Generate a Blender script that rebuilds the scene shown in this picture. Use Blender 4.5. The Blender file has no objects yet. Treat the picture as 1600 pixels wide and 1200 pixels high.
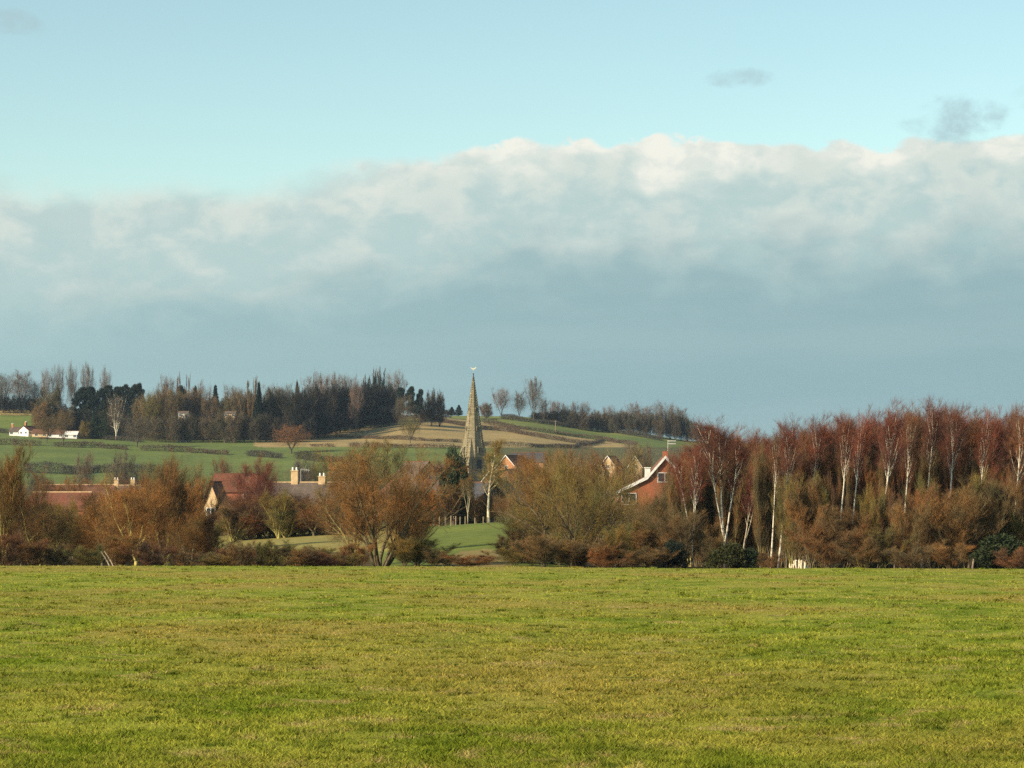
import bpy, math, random
import numpy as np
R = math.radians
scn = bpy.context.scene
COL = scn.collection

# ------------------------------------------------------------------ camera, sky, sun, exposure
F, PITCH, EYE = 4000.0, math.atan(200 / 4000.0), 1.6
cam = bpy.data.cameras.new('camera'); cam.lens = 90; cam.sensor_width = 36
cam.clip_start = .5; cam.clip_end = 30000
co = bpy.data.objects.new('camera', cam); COL.objects.link(co)
co.location = (0, 0, EYE); co.rotation_euler = (R(90) + PITCH, 0, 0); scn.camera = co

SUN_AZ, SUN_EL = R(-122), R(24)          # from the left and a little behind the camera
sd = (math.sin(SUN_AZ) * math.cos(SUN_EL), math.cos(SUN_AZ) * math.cos(SUN_EL), math.sin(SUN_EL))
sl = bpy.data.lights.new('sun', 'SUN'); sl.energy = 5.0; sl.angle = R(.5); sl.color = (1, .84, .62)
so = bpy.data.objects.new('sun', sl); COL.objects.link(so); so.location = (-50, -30, 60)
from mathutils import Vector, Matrix
so.rotation_euler = Vector(sd).to_track_quat('Z', 'Y').to_euler()

scn.view_settings.view_transform = 'Standard'; scn.view_settings.look = 'None'
scn.view_settings.exposure = 0.55; scn.view_settings.gamma = 1
scn.render.engine = 'CYCLES'
scn.cycles.max_bounces = 4; scn.cycles.diffuse_bounces = 2; scn.cycles.volume_bounces = 0
scn.cycles.use_denoising = False


class NT:
    """tiny node-tree helper"""
    def __init__(s, tree): s.t = tree; tree.nodes.clear()
    def n(s, kind, **kw):
        nd = s.t.nodes.new('ShaderNode' + kind)
        for k, v in kw.items(): setattr(nd, k, v)
        return nd
    def put(s, sock, v):
        if hasattr(v, 'is_output'): s.t.links.new(v, sock)
        elif v is not None:
            if sock.type == 'RGBA' and len(v) == 3: v = (*v, 1)
            sock.default_value = v
    def math(s, op, a, b=None, c=None, clamp=False):
        nd = s.n('Math', operation=op, use_clamp=clamp)
        for i, v in enumerate((a, b, c)): s.put(nd.inputs[i], v)
        return nd.outputs[0]
    def mix(s, f, a, b, mode='MIX'):
        nd = s.n('Mix', data_type='RGBA', blend_type=mode, clamp_factor=True)
        s.put(nd.inputs[0], f); s.put(nd.inputs[6], a); s.put(nd.inputs[7], b)
        return nd.outputs[2]
    def noise(s, vec, scale, detail=3, rough=.5, dist=0):
        nd = s.n('TexNoise'); s.put(nd.inputs['Vector'], vec)
        nd.inputs['Scale'].default_value = scale; nd.inputs['Detail'].default_value = detail
        nd.inputs['Roughness'].default_value = rough; nd.inputs['Distortion'].default_value = dist
        return nd.outputs[0]
    def ss(s, v, a, b, lo=0., hi=1.):
        nd = s.n('MapRange', interpolation_type='SMOOTHSTEP'); s.put(nd.inputs[0], v)
        for i, q in enumerate((a, b, lo, hi)): s.put(nd.inputs[i + 1], q)
        return nd.outputs[0]
    def xyz(s, v):
        nd = s.n('SeparateXYZ'); s.put(nd.inputs[0], v); return nd.outputs
    def vec(s, x, y, z=0.):
        nd = s.n('CombineXYZ')
        for i, v in enumerate((x, y, z)): s.put(nd.inputs[i], v)
        return nd.outputs[0]


world = bpy.data.worlds.new('World'); scn.world = world; world.use_nodes = True
w = NT(world.node_tree)
sky = w.n('TexSky', sky_type='NISHITA', sun_disc=False, sun_elevation=SUN_EL, sun_rotation=SUN_AZ % (2 * math.pi))
sky.air_density = 1.0; sky.dust_density = .6; sky.ozone_density = 1.0
dirv = w.n('TexCoord').outputs['Generated']
X, Y, Z = w.xyz(dirv)
az = w.math('ARCTAN2', X, Y)
rad = w.math('SQRT', w.math('ADD', w.math('MULTIPLY', X, X), w.math('MULTIPLY', Y, Y)))
el = w.math('ARCTAN2', Z, rad)
skyc = w.mix(1.0, sky.outputs[0], (1.16, 1.24, 1.04), 'MULTIPLY')
# --- the cloud bank: its top climbs to the right, billowing edge, shaded base
def cn(ka, ke, off, sc, det, ro, di=0.):
    return w.noise(w.vec(w.math('MULTIPLY', az, ka), w.math('MULTIPLY', el, ke), off), sc, det, ro, di)
def cen(n, k): return w.math('MULTIPLY', w.math('SUBTRACT', n, .5), k)
nb = cn(13, 16, 3.1, 2.0, 2, .5)
nf = cn(45, 60, 7.7, 1.6, 6, .6, .2)
nd = w.n('TexVoronoi'); nd.feature = 'SMOOTH_F1'; nd.inputs['Smoothness'].default_value = .7
w.put(nd.inputs['Vector'], w.vec(w.math('ADD', w.math('MULTIPLY', az, 62), cen(nf, 1.6)), w.math('ADD', w.math('MULTIPLY', el, 95), cen(nf, 1.6)), 1.))
nd.inputs['Scale'].default_value = 1.
bil = w.math('SUBTRACT', .55, nd.outputs['Distance'])      # cauliflower bulges
top = w.math('ADD', w.ss(az, -.11, .0, .1262, .1415), w.ss(az, .0, .2, .0, .003))
top = w.math('ADD', w.math('ADD', top, cen(nb, .022)), cen(nf, .010))
top = w.math('ADD', top, w.math('MULTIPLY', bil, w.ss(az, -.1, .0, .001, .009)))
dep = w.math('SUBTRACT', top, el)                     # angle below the cloud's upper edge
soft = w.ss(az, -.12, .0, .012, .0020)
nd = w.n('MapRange', interpolation_type='SMOOTHSTEP'); w.put(nd.inputs[0], dep)
w.put(nd.inputs[1], w.math('MULTIPLY', soft, -.5)); w.put(nd.inputs[2], soft)
mask = nd.outputs[0]
# sunlit bulges near the top, mixed cream and grey below them, flat blue-grey at the foot
n2 = cn(15, 24, 1.3, 1.9, 4, .5, .2)
n3 = cn(40, 62, 9.3, 1.5, 6, .6, .2)
K = 1 / 2 ** .55
def q_(c): return tuple(i * K for i in c)
rim = w.ss(w.math('ADD', dep, w.math('ADD', cen(n2, .055), w.math('MULTIPLY', bil, -.010))), .000, .018, 1., 0.)
rim = w.math('MULTIPLY', rim, w.ss(az, -.11, .01, .15, 1.))
puff = w.ss(w.math('ADD', w.math('MULTIPLY', n2, .6), w.math('MULTIPLY', n3, .4)), .42, .60)
midc = w.mix(puff, q_((.49, .645, .63)), q_((.68, .755, .70)))
whit = w.mix(w.ss(n3, .38, .62), q_((.74, .80, .74)), q_((.92, .915, .82)))
n4 = cn(7, 50, 2., 1.3, 4, .5)
lowc = w.mix(w.ss(n4, .35, .7), q_((.30, .465, .495)), q_((.335, .495, .515)))
lowc = w.mix(w.ss(az, -.2, .1), w.mix(.5, lowc, q_((.42, .60, .60))), lowc)
fall = w.ss(w.math('ADD', dep, cen(n2, .062)), .022, .064)
ccol = w.mix(rim, w.mix(fall, midc, lowc), whit)
bg = w.n('Background')
SKYK = .105
bg.inputs[1].default_value = SKYK
wout = w.n('OutputWorld')

# cloud colours are given as radiance, so the sky's own strength is divided out again; small torn clouds float above the bank
def build_world():
    up = w.n('VectorMath', operation='SCALE'); w.put(up.inputs[0], ccol); up.inputs['Scale'].default_value = 1 / SKYK
    b = w.mix(mask, skyc, up.outputs[0])
    grey = w.n('VectorMath', operation='SCALE'); grey.inputs[0].default_value = tuple(i * K for i in (.42, .58, .62)); grey.inputs['Scale'].default_value = 1 / SKYK
    for a0, e0, ra, re, st in ((.0911, .1680, .0125, .0042, .6), (.1735, .1510, .0190, .0105, .7), (.2050, .1600, .0120, .0070, .35),
                               (-.1930, .1860, .0150, .0055, .6)):
        q = w.math('ADD', w.math('POWER', w.math('ABSOLUTE', w.math('DIVIDE', w.math('SUBTRACT', az, a0), ra)), 2.),
                   w.math('POWER', w.math('ABSOLUTE', w.math('DIVIDE', w.math('SUBTRACT', el, e0), re)), 2.))
        q = w.math('ADD', q, w.math('MULTIPLY', w.math('SUBTRACT', nf, .5), 5.2))
        b = w.mix(w.math('MULTIPLY', w.ss(q, 1.3, -.7), st * 1.15), b, grey.outputs[0])
    w.put(bg.inputs[0], b); w.t.links.new(bg.outputs[0], wout.inputs[0])
build_world()

# ------------------------------------------------------------------ pixels <-> space (1600x1200 photograph)
cp, sp = math.cos(PITCH), math.sin(PITCH)
def ray(u, v):
    a, b = (u - 800) / F, (600 - v) / F
    yy = cp - b * sp; zz = sp + b * cp
    return a / yy, zz / yy                       # x and z per metre of y
def at(u, v, d):
    rx, rz = ray(u, v); return np.array((rx * d, d, EYE + rz * d))
def proj(x, y, z):
    z = z - EYE
    f = y * cp + z * sp; h = -y * sp + z * cp
    return 800 + F * x / f, 600 - F * h / f

# ------------------------------------------------------------------ terrain
UC = np.array([-600, 0, 320, 560, 640, 800, 960, 1100, 1300, 1600, 2200], float)
TV = [  # distance, image height of the ground in each column
 (150, [884, 884, 884, 885, 885, 886, 887, 888, 888, 889, 890]),
 (168, [889, 889, 889, 889, 889, 889, 891, 892, 892, 893, 894]),
 (185, [894, 894, 894, 892, 890, 889, 892, 893, 894, 894, 894]),
 (230, [884, 885, 886, 882, 872, 866, 878, 884, 886, 886, 886]),
 (280, [864, 866, 868, 862, 846, 836, 848, 855, 860, 860, 860]),
 (330, [850, 852, 850, 836, 824, 815, 822, 830, 835, 835, 835]),
 (400, [832, 830, 826, 824, 822, 818, 818, 820, 822, 822, 822]),
 (500, [812, 811, 811, 811, 811, 811, 811, 811, 811, 811, 811]),
 (600, [802, 801, 801, 801, 801, 801, 801, 802, 802, 802, 802]),
 (800, [787, 787, 787, 786, 785, 785, 785, 786, 787, 788, 788]),
 (900, [776, 776, 776, 776, 775, 775, 776, 777, 778, 778, 778]),
 (1000, [750, 748, 744, 740, 736, 735, 738, 742, 748, 750, 750]),
 (1100, [716, 715, 722, 712, 708, 709, 722, 728, 735, 738, 738]),
 (1150, [700, 698, 706, 702, 696, 702, 714, 722, 728, 732, 732]),
 (1200, [686, 686, 693, 692, 689, 697, 707, 715, 722, 726, 726]),
 (1250, [676, 678, 688, 687, 681, 690, 702, 710, 718, 722, 722]),
 (1300, [668, 669, 681, 679, 671, 682, 697, 705, 714, 718, 718]),
 (1400, [644, 645, 665, 662, 656, 666, 687, 698, 708, 712, 712]),
 (1450, [638, 639, 658, 655, 652, 658, 680, 694, 704, 708, 708]),
 (1550, [638, 639, 650, 650, 648, 649, 672, 689, 700, 704, 704]),
 (1700, [644, 645, 655, 655, 654, 655, 676, 693, 704, 708, 708]),
 (2500, [700] * 11), (4500, [760] * 11), (9000, [788] * 11), (16000, [797] * 11)]
TD = np.array([0, 15] + [t[0] for t in TV], float)
TZ = np.zeros((len(TD), len(UC)))
for i, (d, vs) in enumerate(TV):
    for j, v in enumerate(vs): TZ[i + 2, j] = at(UC[j], v, d)[2]
TZ[0] = .15; TZ[1] = 0.0

def terrain(x, y):
    x = np.asarray(x, float); y = np.asarray(y, float)
    yc = np.maximum(y, 0)
    u = 800 + F * x / np.maximum(yc, 15)
    def at_d(dd):
        i = np.clip(np.searchsorted(TD, dd, side='right') - 1, 0, len(TD) - 2)
        t = np.clip((dd - TD[i]) / (TD[i + 1] - TD[i]), 0, 1)
        j = np.clip(np.searchsorted(UC, u, side='right') - 1, 0, len(UC) - 2)
        s = np.clip((u - UC[j]) / (UC[j + 1] - UC[j]), 0, 1)
        s = s * s * (3 - 2 * s)
        a = TZ[i, j] * (1 - s) + TZ[i, j + 1] * s; b = TZ[i + 1, j] * (1 - s) + TZ[i + 1, j + 1] * s
        return a * (1 - t) + b * t
    r = np.where(yc > 160, .025 * yc, 1.5)
    z = sum(at_d(yc + k * r) for k in (-1, -.5, 0, .5, 1)) / 5
    near = np.clip((150 - y) / 60, .25, 1) * np.clip((400 - y) / 200, 0, 1)
    z = z + near * (.035 * np.sin(x * .9 + 1.3 * np.sin(y * .31)) * np.sin(y * .55 + x * .21) + .03 * np.sin(x * .23 + y * .17 + 2) + .012 * np.sin(x * 2.9 + 1.7 * np.sin(y * 1.1)) * np.sin(y * 1.9 + x * .6))
    return z

def ground(u, d):
    x = (u - 800) / F * d * 1.0
    z = float(terrain(x, d))
    for _ in range(2):
        rx = (u - 800) / F * (d * cp + (z - EYE) * sp); x = rx; z = float(terrain(x, d))
    return np.array((x, d, z))
def hit(u, v, d0=960, d1=1650):
    """walk out along one column until the ground appears at image height v"""
    ds = np.arange(d0, d1, 4.); xs = (u - 800) / F * ds; zs = terrain(xs, ds)
    pv = proj(xs, ds, zs)[1]; k = np.argmax(pv <= v)
    if pv[k] > v: k = int(np.argmin(pv))
    return ds[k]

# ------------------------------------------------------------------ mesh helpers
def mesh(name, V, tris=None, quads=None, mat=None, smooth=False, attr=None):
    me = bpy.data.meshes.new(name); V = np.asarray(V, np.float32)
    tris = np.zeros((0, 3), int) if tris is None or len(tris) == 0 else np.asarray(tris)
    quads = np.zeros((0, 4), int) if quads is None or len(quads) == 0 else np.asarray(quads)
    me.vertices.add(len(V)); me.vertices.foreach_set('co', V.ravel())
    nl = tris.size + quads.size; npol = len(tris) + len(quads)
    me.loops.add(nl); me.loops.foreach_set('vertex_index', np.concatenate([tris.ravel(), quads.ravel()]).astype(np.int32))
    me.polygons.add(npol)
    st = np.concatenate([np.arange(len(tris)) * 3, tris.size + np.arange(len(quads)) * 4]).astype(np.int32)
    me.polygons.foreach_set('loop_start', st)
    me.polygons.foreach_set('use_smooth', np.full(npol, smooth, bool))
    if attr is not None:
        for k, a in attr.items():
            if a.ndim == 1:
                at_ = me.attributes.new(k, 'FLOAT', 'POINT'); at_.data.foreach_set('value', a.astype(np.float32))
            else:
                at_ = me.attributes.new(k, 'FLOAT_COLOR', 'POINT')
                at_.data.foreach_set('color', np.c_[a, np.ones(len(a))].astype(np.float32).ravel())
    me.update(calc_edges=True)
    if mat: me.materials.append(mat)
    return me
def obj(name, me, parent=None, **tags):
    o = bpy.data.objects.new(name, me); COL.objects.link(o)
    if parent is not None: o.parent = parent
    for k, v in tags.items():
        if v: o[k] = v
    return o
def empty(name, loc, rz=0, **tags):
    o = obj(name, None, None, **tags); o.empty_display_size = .3
    o.location = [float(q) for q in loc]; o.rotation_euler = (0, 0, rz); return o

class MB:
    """collects boxes / polygons into one mesh"""
    def __init__(s): s.v = []; s.q = []; s.t = []
    def add(s, V, quads=(), tris=()):
        b = len(s.v); s.v += [tuple(p) for p in V]
        s.q += [tuple(i + b for i in f) for f in quads]; s.t += [tuple(i + b for i in f) for f in tris]; return s
    def box(s, c, d, rz=0, ry=0):
        cx, cy, cz = c; hx, hy, hz = d[0] / 2, d[1] / 2, d[2] / 2
        M = Matrix.Rotation(rz, 3, 'Z') @ Matrix.Rotation(ry, 3, 'Y')
        V = [Vector(c) + M @ Vector((a * hx, b * hy, e * hz)) for a in (-1, 1) for b in (-1, 1) for e in (-1, 1)]
        return s.add(V, [(0, 1, 3, 2), (4, 6, 7, 5), (0, 4, 5, 1), (2, 3, 7, 6), (0, 2, 6, 4), (1, 5, 7, 3)])
    def bar(s, a, b, r0, r1=None, n=6):
        r1 = r0 if r1 is None else r1
        a, b = Vector(a), Vector(b); M = (b - a).to_track_quat('Z', 'Y').to_matrix()
        V = [a + M @ Vector((math.cos(k * 2 * math.pi / n) * r0, math.sin(k * 2 * math.pi / n) * r0, 0)) for k in range(n)]
        V += [b + M @ Vector((math.cos(k * 2 * math.pi / n) * r1, math.sin(k * 2 * math.pi / n) * r1, 0)) for k in range(n)]
        V += [a, b]
        return s.add(V, [(k, (k + 1) % n, n + (k + 1) % n, n + k) for k in range(n)],
                     [((k + 1) % n, k, 2 * n) for k in range(n)] + [(n + k, n + (k + 1) % n, 2 * n + 1) for k in range(n)])
    def prism(s, poly, y0, y1):
        """polygon in x-z pushed from y0 to y1 (convex or fan-safe from its first point)"""
        n = len(poly); V = [(x, y0, z) for x, z in poly] + [(x, y1, z) for x, z in poly]
        return s.add(V, [(k, (k + 1) % n, n + (k + 1) % n, n + k) for k in range(n)],
                     [(0, k + 1, k) for k in range(1, n - 1)] + [(n, n + k, n + k + 1) for k in range(1, n - 1)])
    def obj(s, name, mat, parent=None, smooth=False, **t):
        return obj(name, mesh(name, s.v, s.t, s.q, mat, smooth), parent, **t)

# ------------------------------------------------------------------ materials
def mat(name, fn, rough=.9, spec=.2):
    m = bpy.data.materials.new(name); m.use_nodes = True; t = NT(m.node_tree)
    b = t.n('BsdfPrincipled'); b.inputs['Roughness'].default_value = rough; b.inputs['Specular IOR Level'].default_value = spec
    o = t.n('OutputMaterial'); t.t.links.new(b.outputs[0], o.inputs[0])
    c = fn(t, b)
    t.put(b.inputs['Base Color'], c)
    return m
def pos(t): return t.n('NewGeometry').outputs['Position']
def oco(t): return t.n('TexCoord').outputs['Object']
def attr(t, n): a = t.n('Attribute', attribute_name=n); return a.outputs['Color'] if n in ('cover',) else a.outputs['Fac']
def bump(t, b, h, s, dist):
    n = t.n('Bump'); n.inputs['Strength'].default_value = s; n.inputs['Distance'].default_value = dist
    t.put(n.inputs['Height'], h); t.t.links.new(n.outputs[0], b.inputs['Normal'])

def twig_fn(t, b):
    oi = t.n('ObjectInfo')
    a = attr(t, 'tint')
    c = t.mix(t.ss(a, 0, 1), (.45, .47, .50), (1.5, 1.42, 1.30))
    c = t.mix(1., c, oi.outputs['Color'], 'MULTIPLY')
    n = t.noise(pos(t), .55, 3)
    c = t.mix(t.ss(n, .35, .68), t.mix(1., c, (.72, .86, .92), 'MULTIPLY'), t.mix(1., c, (1.22, 1.05, .86), 'MULTIPLY'))
    k = t.ss(oi.outputs['Random'], 0, 1)
    return t.mix(1., c, t.mix(k, (.86, .92, .90), (1.13, 1.04, 1.0)), 'MULTIPLY')
M_TWIG = mat('bare_twigs', twig_fn, .9, .02)
def bark_fn(t, b):
    oi = t.n('ObjectInfo'); n = t.noise(oco(t), 2.5, 4)
    return t.mix(1., t.mix(t.ss(n, .35, .65), (.62, .62, .6), (1.3, 1.28, 1.15)), oi.outputs['Color'], 'MULTIPLY')
M_BARK = mat('bark', bark_fn)
def birch_fn(t, b):
    p = t.xyz(oco(t)); n = t.noise(t.vec(t.math('MULTIPLY', p[0], 3.), t.math('MULTIPLY', p[1], 3.), t.math('MULTIPLY', p[2], 3.2)), 1.0, 4, .6)
    oi = t.n('ObjectInfo'); foot = t.ss(t.math('ADD', p[2], t.math('MULTIPLY', n, 2.)), 1.2, 3.0)
    c = t.mix(t.math('MULTIPLY', foot, t.ss(n, .36, .48)), (.20, .15, .11), (.66, .60, .46))
    return t.mix(1., c, oi.outputs['Color'], 'MULTIPLY')
M_BIRCH = mat('birch_bark', birch_fn, .7)
def leaf_fn(t, b):
    oi = t.n('ObjectInfo'); a = attr(t, 'tint')
    c = t.mix(a, (.45, .5, .55), (1.55, 1.45, 1.15)); return t.mix(1., c, oi.outputs['Color'], 'MULTIPLY')
M_LEAF = mat('evergreen_foliage', leaf_fn, .7, .2)

def ground_fn(t, b):
    g = pos(t); p = t.xyz(g); cov = attr(t, 'cover')
    n1 = t.noise(g, .05, 4); n2 = t.noise(g, .6, 4)
    c = t.mix(1., cov, t.mix(t.ss(n1, .3, .7), (.86, .88, .9), (1.14, 1.1, 1.06)), 'MULTIPLY')
    c = t.mix(1., c, t.mix(t.ss(n2, .3, .7), (.84, .86, .86), (1.15, 1.12, 1.1)), 'MULTIPLY')
    bump(t, b, n2, .4, .15)
    return c
M_GROUND = mat('field_soil_and_turf', ground_fn, 1., .05)
def turf(t, g):
    """the pasture's patchwork: lush, yellowed and thatchy grass, same pattern on soil and blades"""
    p = t.xyz(g)
    q = t.vec(p[0], t.math('MULTIPLY', p[1], .55), p[2])
    n0 = t.noise(q, .09, 3, .5, .5); n1 = t.noise(q, .55, 4, .55, .6); n2 = t.noise(g, 2.6, 4, .6)
    n3 = t.noise(g, 1.3, 5, .65, .8)
    c = t.mix(t.ss(n1, .36, .62), (.160, .205, .015), (.282, .288, .037))
    c = t.mix(t.math('MULTIPLY', t.ss(n0, .44, .62), .8), c, (.31, .235, .050))
    c = t.mix(t.math('MULTIPLY', t.ss(n3, .54, .66), .8), c, (.36, .27, .095))
    c = t.mix(t.math('MULTIPLY', t.ss(n2, .42, .32), .8), c, (.070, .105, .009))
    c = t.mix(t.math('MULTIPLY', t.ss(n3, .40, .30), .85), c, (.055, .085, .008))
    return c
def grass_fn(t, b):
    c = turf(t, pos(t)); a = attr(t, 'tint')
    return t.mix(1., c, t.mix(a, (.42, .50, .40), (1.62, 1.48, 1.6)), 'MULTIPLY')
M_GRASS = mat('pasture_grass', grass_fn, .9, .04)

def brick_fn(c1, c2, mort, s=1.):
    def f(t, b):
        br = t.n('TexBrick'); p = t.xyz(oco(t))
        t.put(br.inputs['Vector'], t.vec(t.math('ADD', p[0], p[1]), p[2]))
        br.inputs['Scale'].default_value = 1; br.inputs['Brick Width'].default_value = .24 * s; br.inputs['Row Height'].default_value = .08 * s
        br.inputs['Mortar Size'].default_value = .008 * s
        t.put(br.inputs['Color1'], c1); t.put(br.inputs['Color2'], c2); t.put(br.inputs['Mortar'], mort)
        return t.mix(t.ss(t.noise(oco(t), 1.1, 4), .3, .75), t.mix(.35, br.outputs[0], (.10, .05, .03)), br.outputs[0])
    return f
M_BRICK = mat('red_brick', brick_fn((.34, .080, .034), (.42, .12, .05), (.30, .18, .11)))
M_SHADEBR = mat('shade_dark_brick', brick_fn((.075, .045, .04), (.09, .055, .045), (.07, .06, .05)))  # brick darkened so the wall reads as shaded; shade is in its colour
M_ORANGE = mat('orange_brick', brick_fn((.52, .20, .085), (.60, .27, .11), (.5, .32, .2), 2))
M_CREAM = mat('cream_render', lambda t, b: t.mix(t.ss(t.noise(oco(t), .9, 4), .3, .7), (.52, .36, .19), (.66, .48, .28)))
M_WHITE = mat('white_paint', lambda t, b: t.mix(t.ss(t.noise(oco(t), 1.5, 3), .3, .7), (.66, .64, .58), (.82, .80, .75)), .5, .3)
def tile_fn(c1, c2):
    def f(t, b):
        p = t.xyz(oco(t)); br = t.n('TexBrick')
        t.put(br.inputs['Vector'], t.vec(t.math('ADD', p[0], p[1]), p[2])); br.inputs['Scale'].default_value = 1
        br.inputs['Brick Width'].default_value = .3; br.inputs['Row Height'].default_value = .2; br.inputs['Mortar Size'].default_value = .02
        t.put(br.inputs['Color1'], c1); t.put(br.inputs['Color2'], c2); t.put(br.inputs['Mortar'], tuple(q * .45 for q in c1))
        return t.mix(t.ss(t.noise(oco(t), .8, 5, .6), .35, .7), t.mix(.45, br.outputs[0], (.07, .06, .04)), br.outputs[0])
    return f
M_TRED = mat('red_clay_tiles', tile_fn((.20, .064, .036), (.25, .090, .048)))
M_TBRN = mat('brown_tiles', tile_fn((.20, .085, .05), (.26, .11, .065)))
M_TGRY = mat('grey_brown_tiles', tile_fn((.15, .115, .095), (.20, .15, .12)))
M_SLATE = mat('slate', tile_fn((.07, .075, .09), (.10, .10, .12)), .6)
def stone_fn(t, b):
    p = t.xyz(oco(t)); br = t.n('TexBrick')
    t.put(br.inputs['Vector'], t.vec(t.math('ADD', p[0], p[1]), p[2])); br.inputs['Scale'].default_value = 1
    br.inputs['Brick Width'].default_value = 1.1; br.inputs['Row Height'].default_value = .5; br.inputs['Mortar Size'].default_value = .03
    t.put(br.inputs['Color1'], (.29, .245, .15)); t.put(br.inputs['Color2'], (.21, .175, .11)); t.put(br.inputs['Mortar'], (.13, .10, .055))
    n = t.noise(oco(t), .8, 5, .6)
    c = t.mix(t.ss(n, .35, .7), t.mix(.55, br.outputs[0], (.12, .10, .05)), br.outputs[0])
    return t.mix(t.math('MULTIPLY', t.ss(t.noise(oco(t), 2.2, 2), .62, .7), .6), c, (.60, .52, .33))
M_STONE = mat('weathered_limestone', stone_fn)
def plain(name, c, rough=.7, spec=.3, c2=None):
    c2 = c2 or tuple(q * .7 for q in c)
    return mat(name, lambda t, b: t.mix(t.ss(t.noise(oco(t), 3, 3), .3, .7), c2, c), rough, spec)
M_DARK = plain('dark_lead_and_opening_shade', (.04, .04, .045)); M_GLASS = plain('window_glass', (.035, .045, .055), .12, .6)
M_GOLD = plain('gilded_metal', (.85, .78, .58), .4, .6); M_METAL = plain('pale_aerial_metal', (.62, .6, .55), .4)
M_WOOD = plain('weathered_post_wood', (.30, .24, .15)); M_POT = plain('clay_pot', (.62, .42, .25)); M_LOG = plain('peeled_pale_wood', (.86, .74, .55), c2=(.60, .47, .30))
M_BARKC = plain('log_bark', (.16, .10, .055)); M_RUB = plain('black_rubber', (.02, .02, .02)); M_CARD = plain('dark_car_paint', (.05, .055, .08), .3, .6)
M_CARW = plain('white_car_paint', (.78, .78, .76), .3, .6); M_TAR = plain('asphalt', (.09, .085, .08))

# ------------------------------------------------------------------ ground sheet
def inpoly(u, v, P):
    c = np.zeros(u.shape, bool); n = len(P)
    for i in range(n):
        (x1, y1), (x2, y2) = P[i], P[(i + 1) % n]
        if y1 == y2: continue
        c ^= ((v < y1) != (v < y2)) & (u < (x2 - x1) * (v - y1) / (y2 - y1) + x1)
    return c
rows = np.concatenate([np.linspace(-80, 12, 12), np.geomspace(14, 180, 130), np.linspace(184, 420, 60), np.linspace(430, 990, 60),
                       np.linspace(1000, 1600, 170), np.linspace(1640, 2600, 20), np.geomspace(2800, 16000, 16)])
s1 = np.linspace(-.46, .46, 420); cols = np.concatenate([-np.geomspace(4, .5, 14), s1, np.geomspace(.5, 4, 14)])
YY, SS = np.meshgrid(rows, cols, indexing='ij'); XX = SS * (40 + .5 * np.maximum(YY, 0))
ZZ = terrain(XX, YY); nr, nc = XX.shape
UU, VV = proj(XX, np.maximum(YY, 1), ZZ)
crop = np.array((.130, .165, .050)); tan = np.array((.33, .245, .11)); dull = np.array((.11, .11, .05))
litter = np.array((.085, .062, .025)); lawn = np.array((.145, .175, .040)); ygreen = np.array((.17, .19, .055))
C = np.zeros((nr, nc, 3)) + dull
near = YY < 165; C[near] = (.15, .16, .03)
belt = (YY >= 165) & (YY < 420); C[belt] = litter
C[inpoly(UU, VV, [(590, 900), (575, 850), (620, 812), (700, 800), (1000, 800), (960, 830), (880, 900)]) & belt] = lawn
C[inpoly(UU, VV, [(300, 862), (300, 842), (620, 812), (640, 860), (560, 862)]) & belt] = (.27, .23, .075)  # tan rough strip, its sunlit brightness put into the ground colour
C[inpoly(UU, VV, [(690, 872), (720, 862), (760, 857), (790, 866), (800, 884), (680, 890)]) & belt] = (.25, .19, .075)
far = YY > 960
C[far] = crop
C[far & inpoly(UU, VV, [(395, 690), (470, 681), (560, 670), (640, 652), (690, 650), (770, 662), (860, 678), (960, 691), (1010, 702), (830, 700),
                        (700, 699), (560, 698), (400, 699)])] = tan
C[far & (UU > 690) & (VV < 652 + (UU - 690) * .105)] = ygreen
C[far & (UU > 780) & (VV > 699)] = dull
C[far & (UU < 130) & (VV < 669)] = ygreen * (.85, .95, .8)
C[far & (UU < 130) & (VV < 649)] = tan * (1.05, 1., .8)
C[far & (UU > 60) & (UU < 650) & (VV < 686 - np.clip((UU - 420) * .14, 0, 40)) & (YY > 1180)] = litter
C[YY > 1650] = dull
idx = np.arange(nr * nc).reshape(nr, nc)
Q = np.stack([idx[:-1, :-1], idx[:-1, 1:], idx[1:, 1:], idx[1:, :-1]], -1).reshape(-1, 4)
obj('ground', mesh('ground', np.stack([XX, YY, ZZ], -1).reshape(-1, 3), None, Q, M_GROUND, True, {'cover': C.reshape(-1, 3)}), kind='structure')
# the pasture's own surface, 4 mm over the soil
sel = (rows > -30) & (rows < 172); r2 = rows[sel]
X2, Y2, = SS[sel] * (40 + .5 * np.maximum(YY[sel], 0)), YY[sel]
k2 = X2.shape; id2 = np.arange(X2.size).reshape(k2)
Q2 = np.stack([id2[:-1, :-1], id2[:-1, 1:], id2[1:, 1:], id2[1:, :-1]], -1).reshape(-1, 4)
def turf_fn(t, b):
    c = turf(t, pos(t)); n = t.noise(pos(t), 9, 5, .7); bump(t, b, n, .8, .05)
    return c
M_TURF = mat('pasture_turf', turf_fn, 1., .05)
obj('pasture', mesh('pasture', np.stack([X2, Y2, terrain(X2, Y2) + .004], -1).reshape(-1, 3), None, Q2, M_TURF, True), kind='structure')

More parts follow.
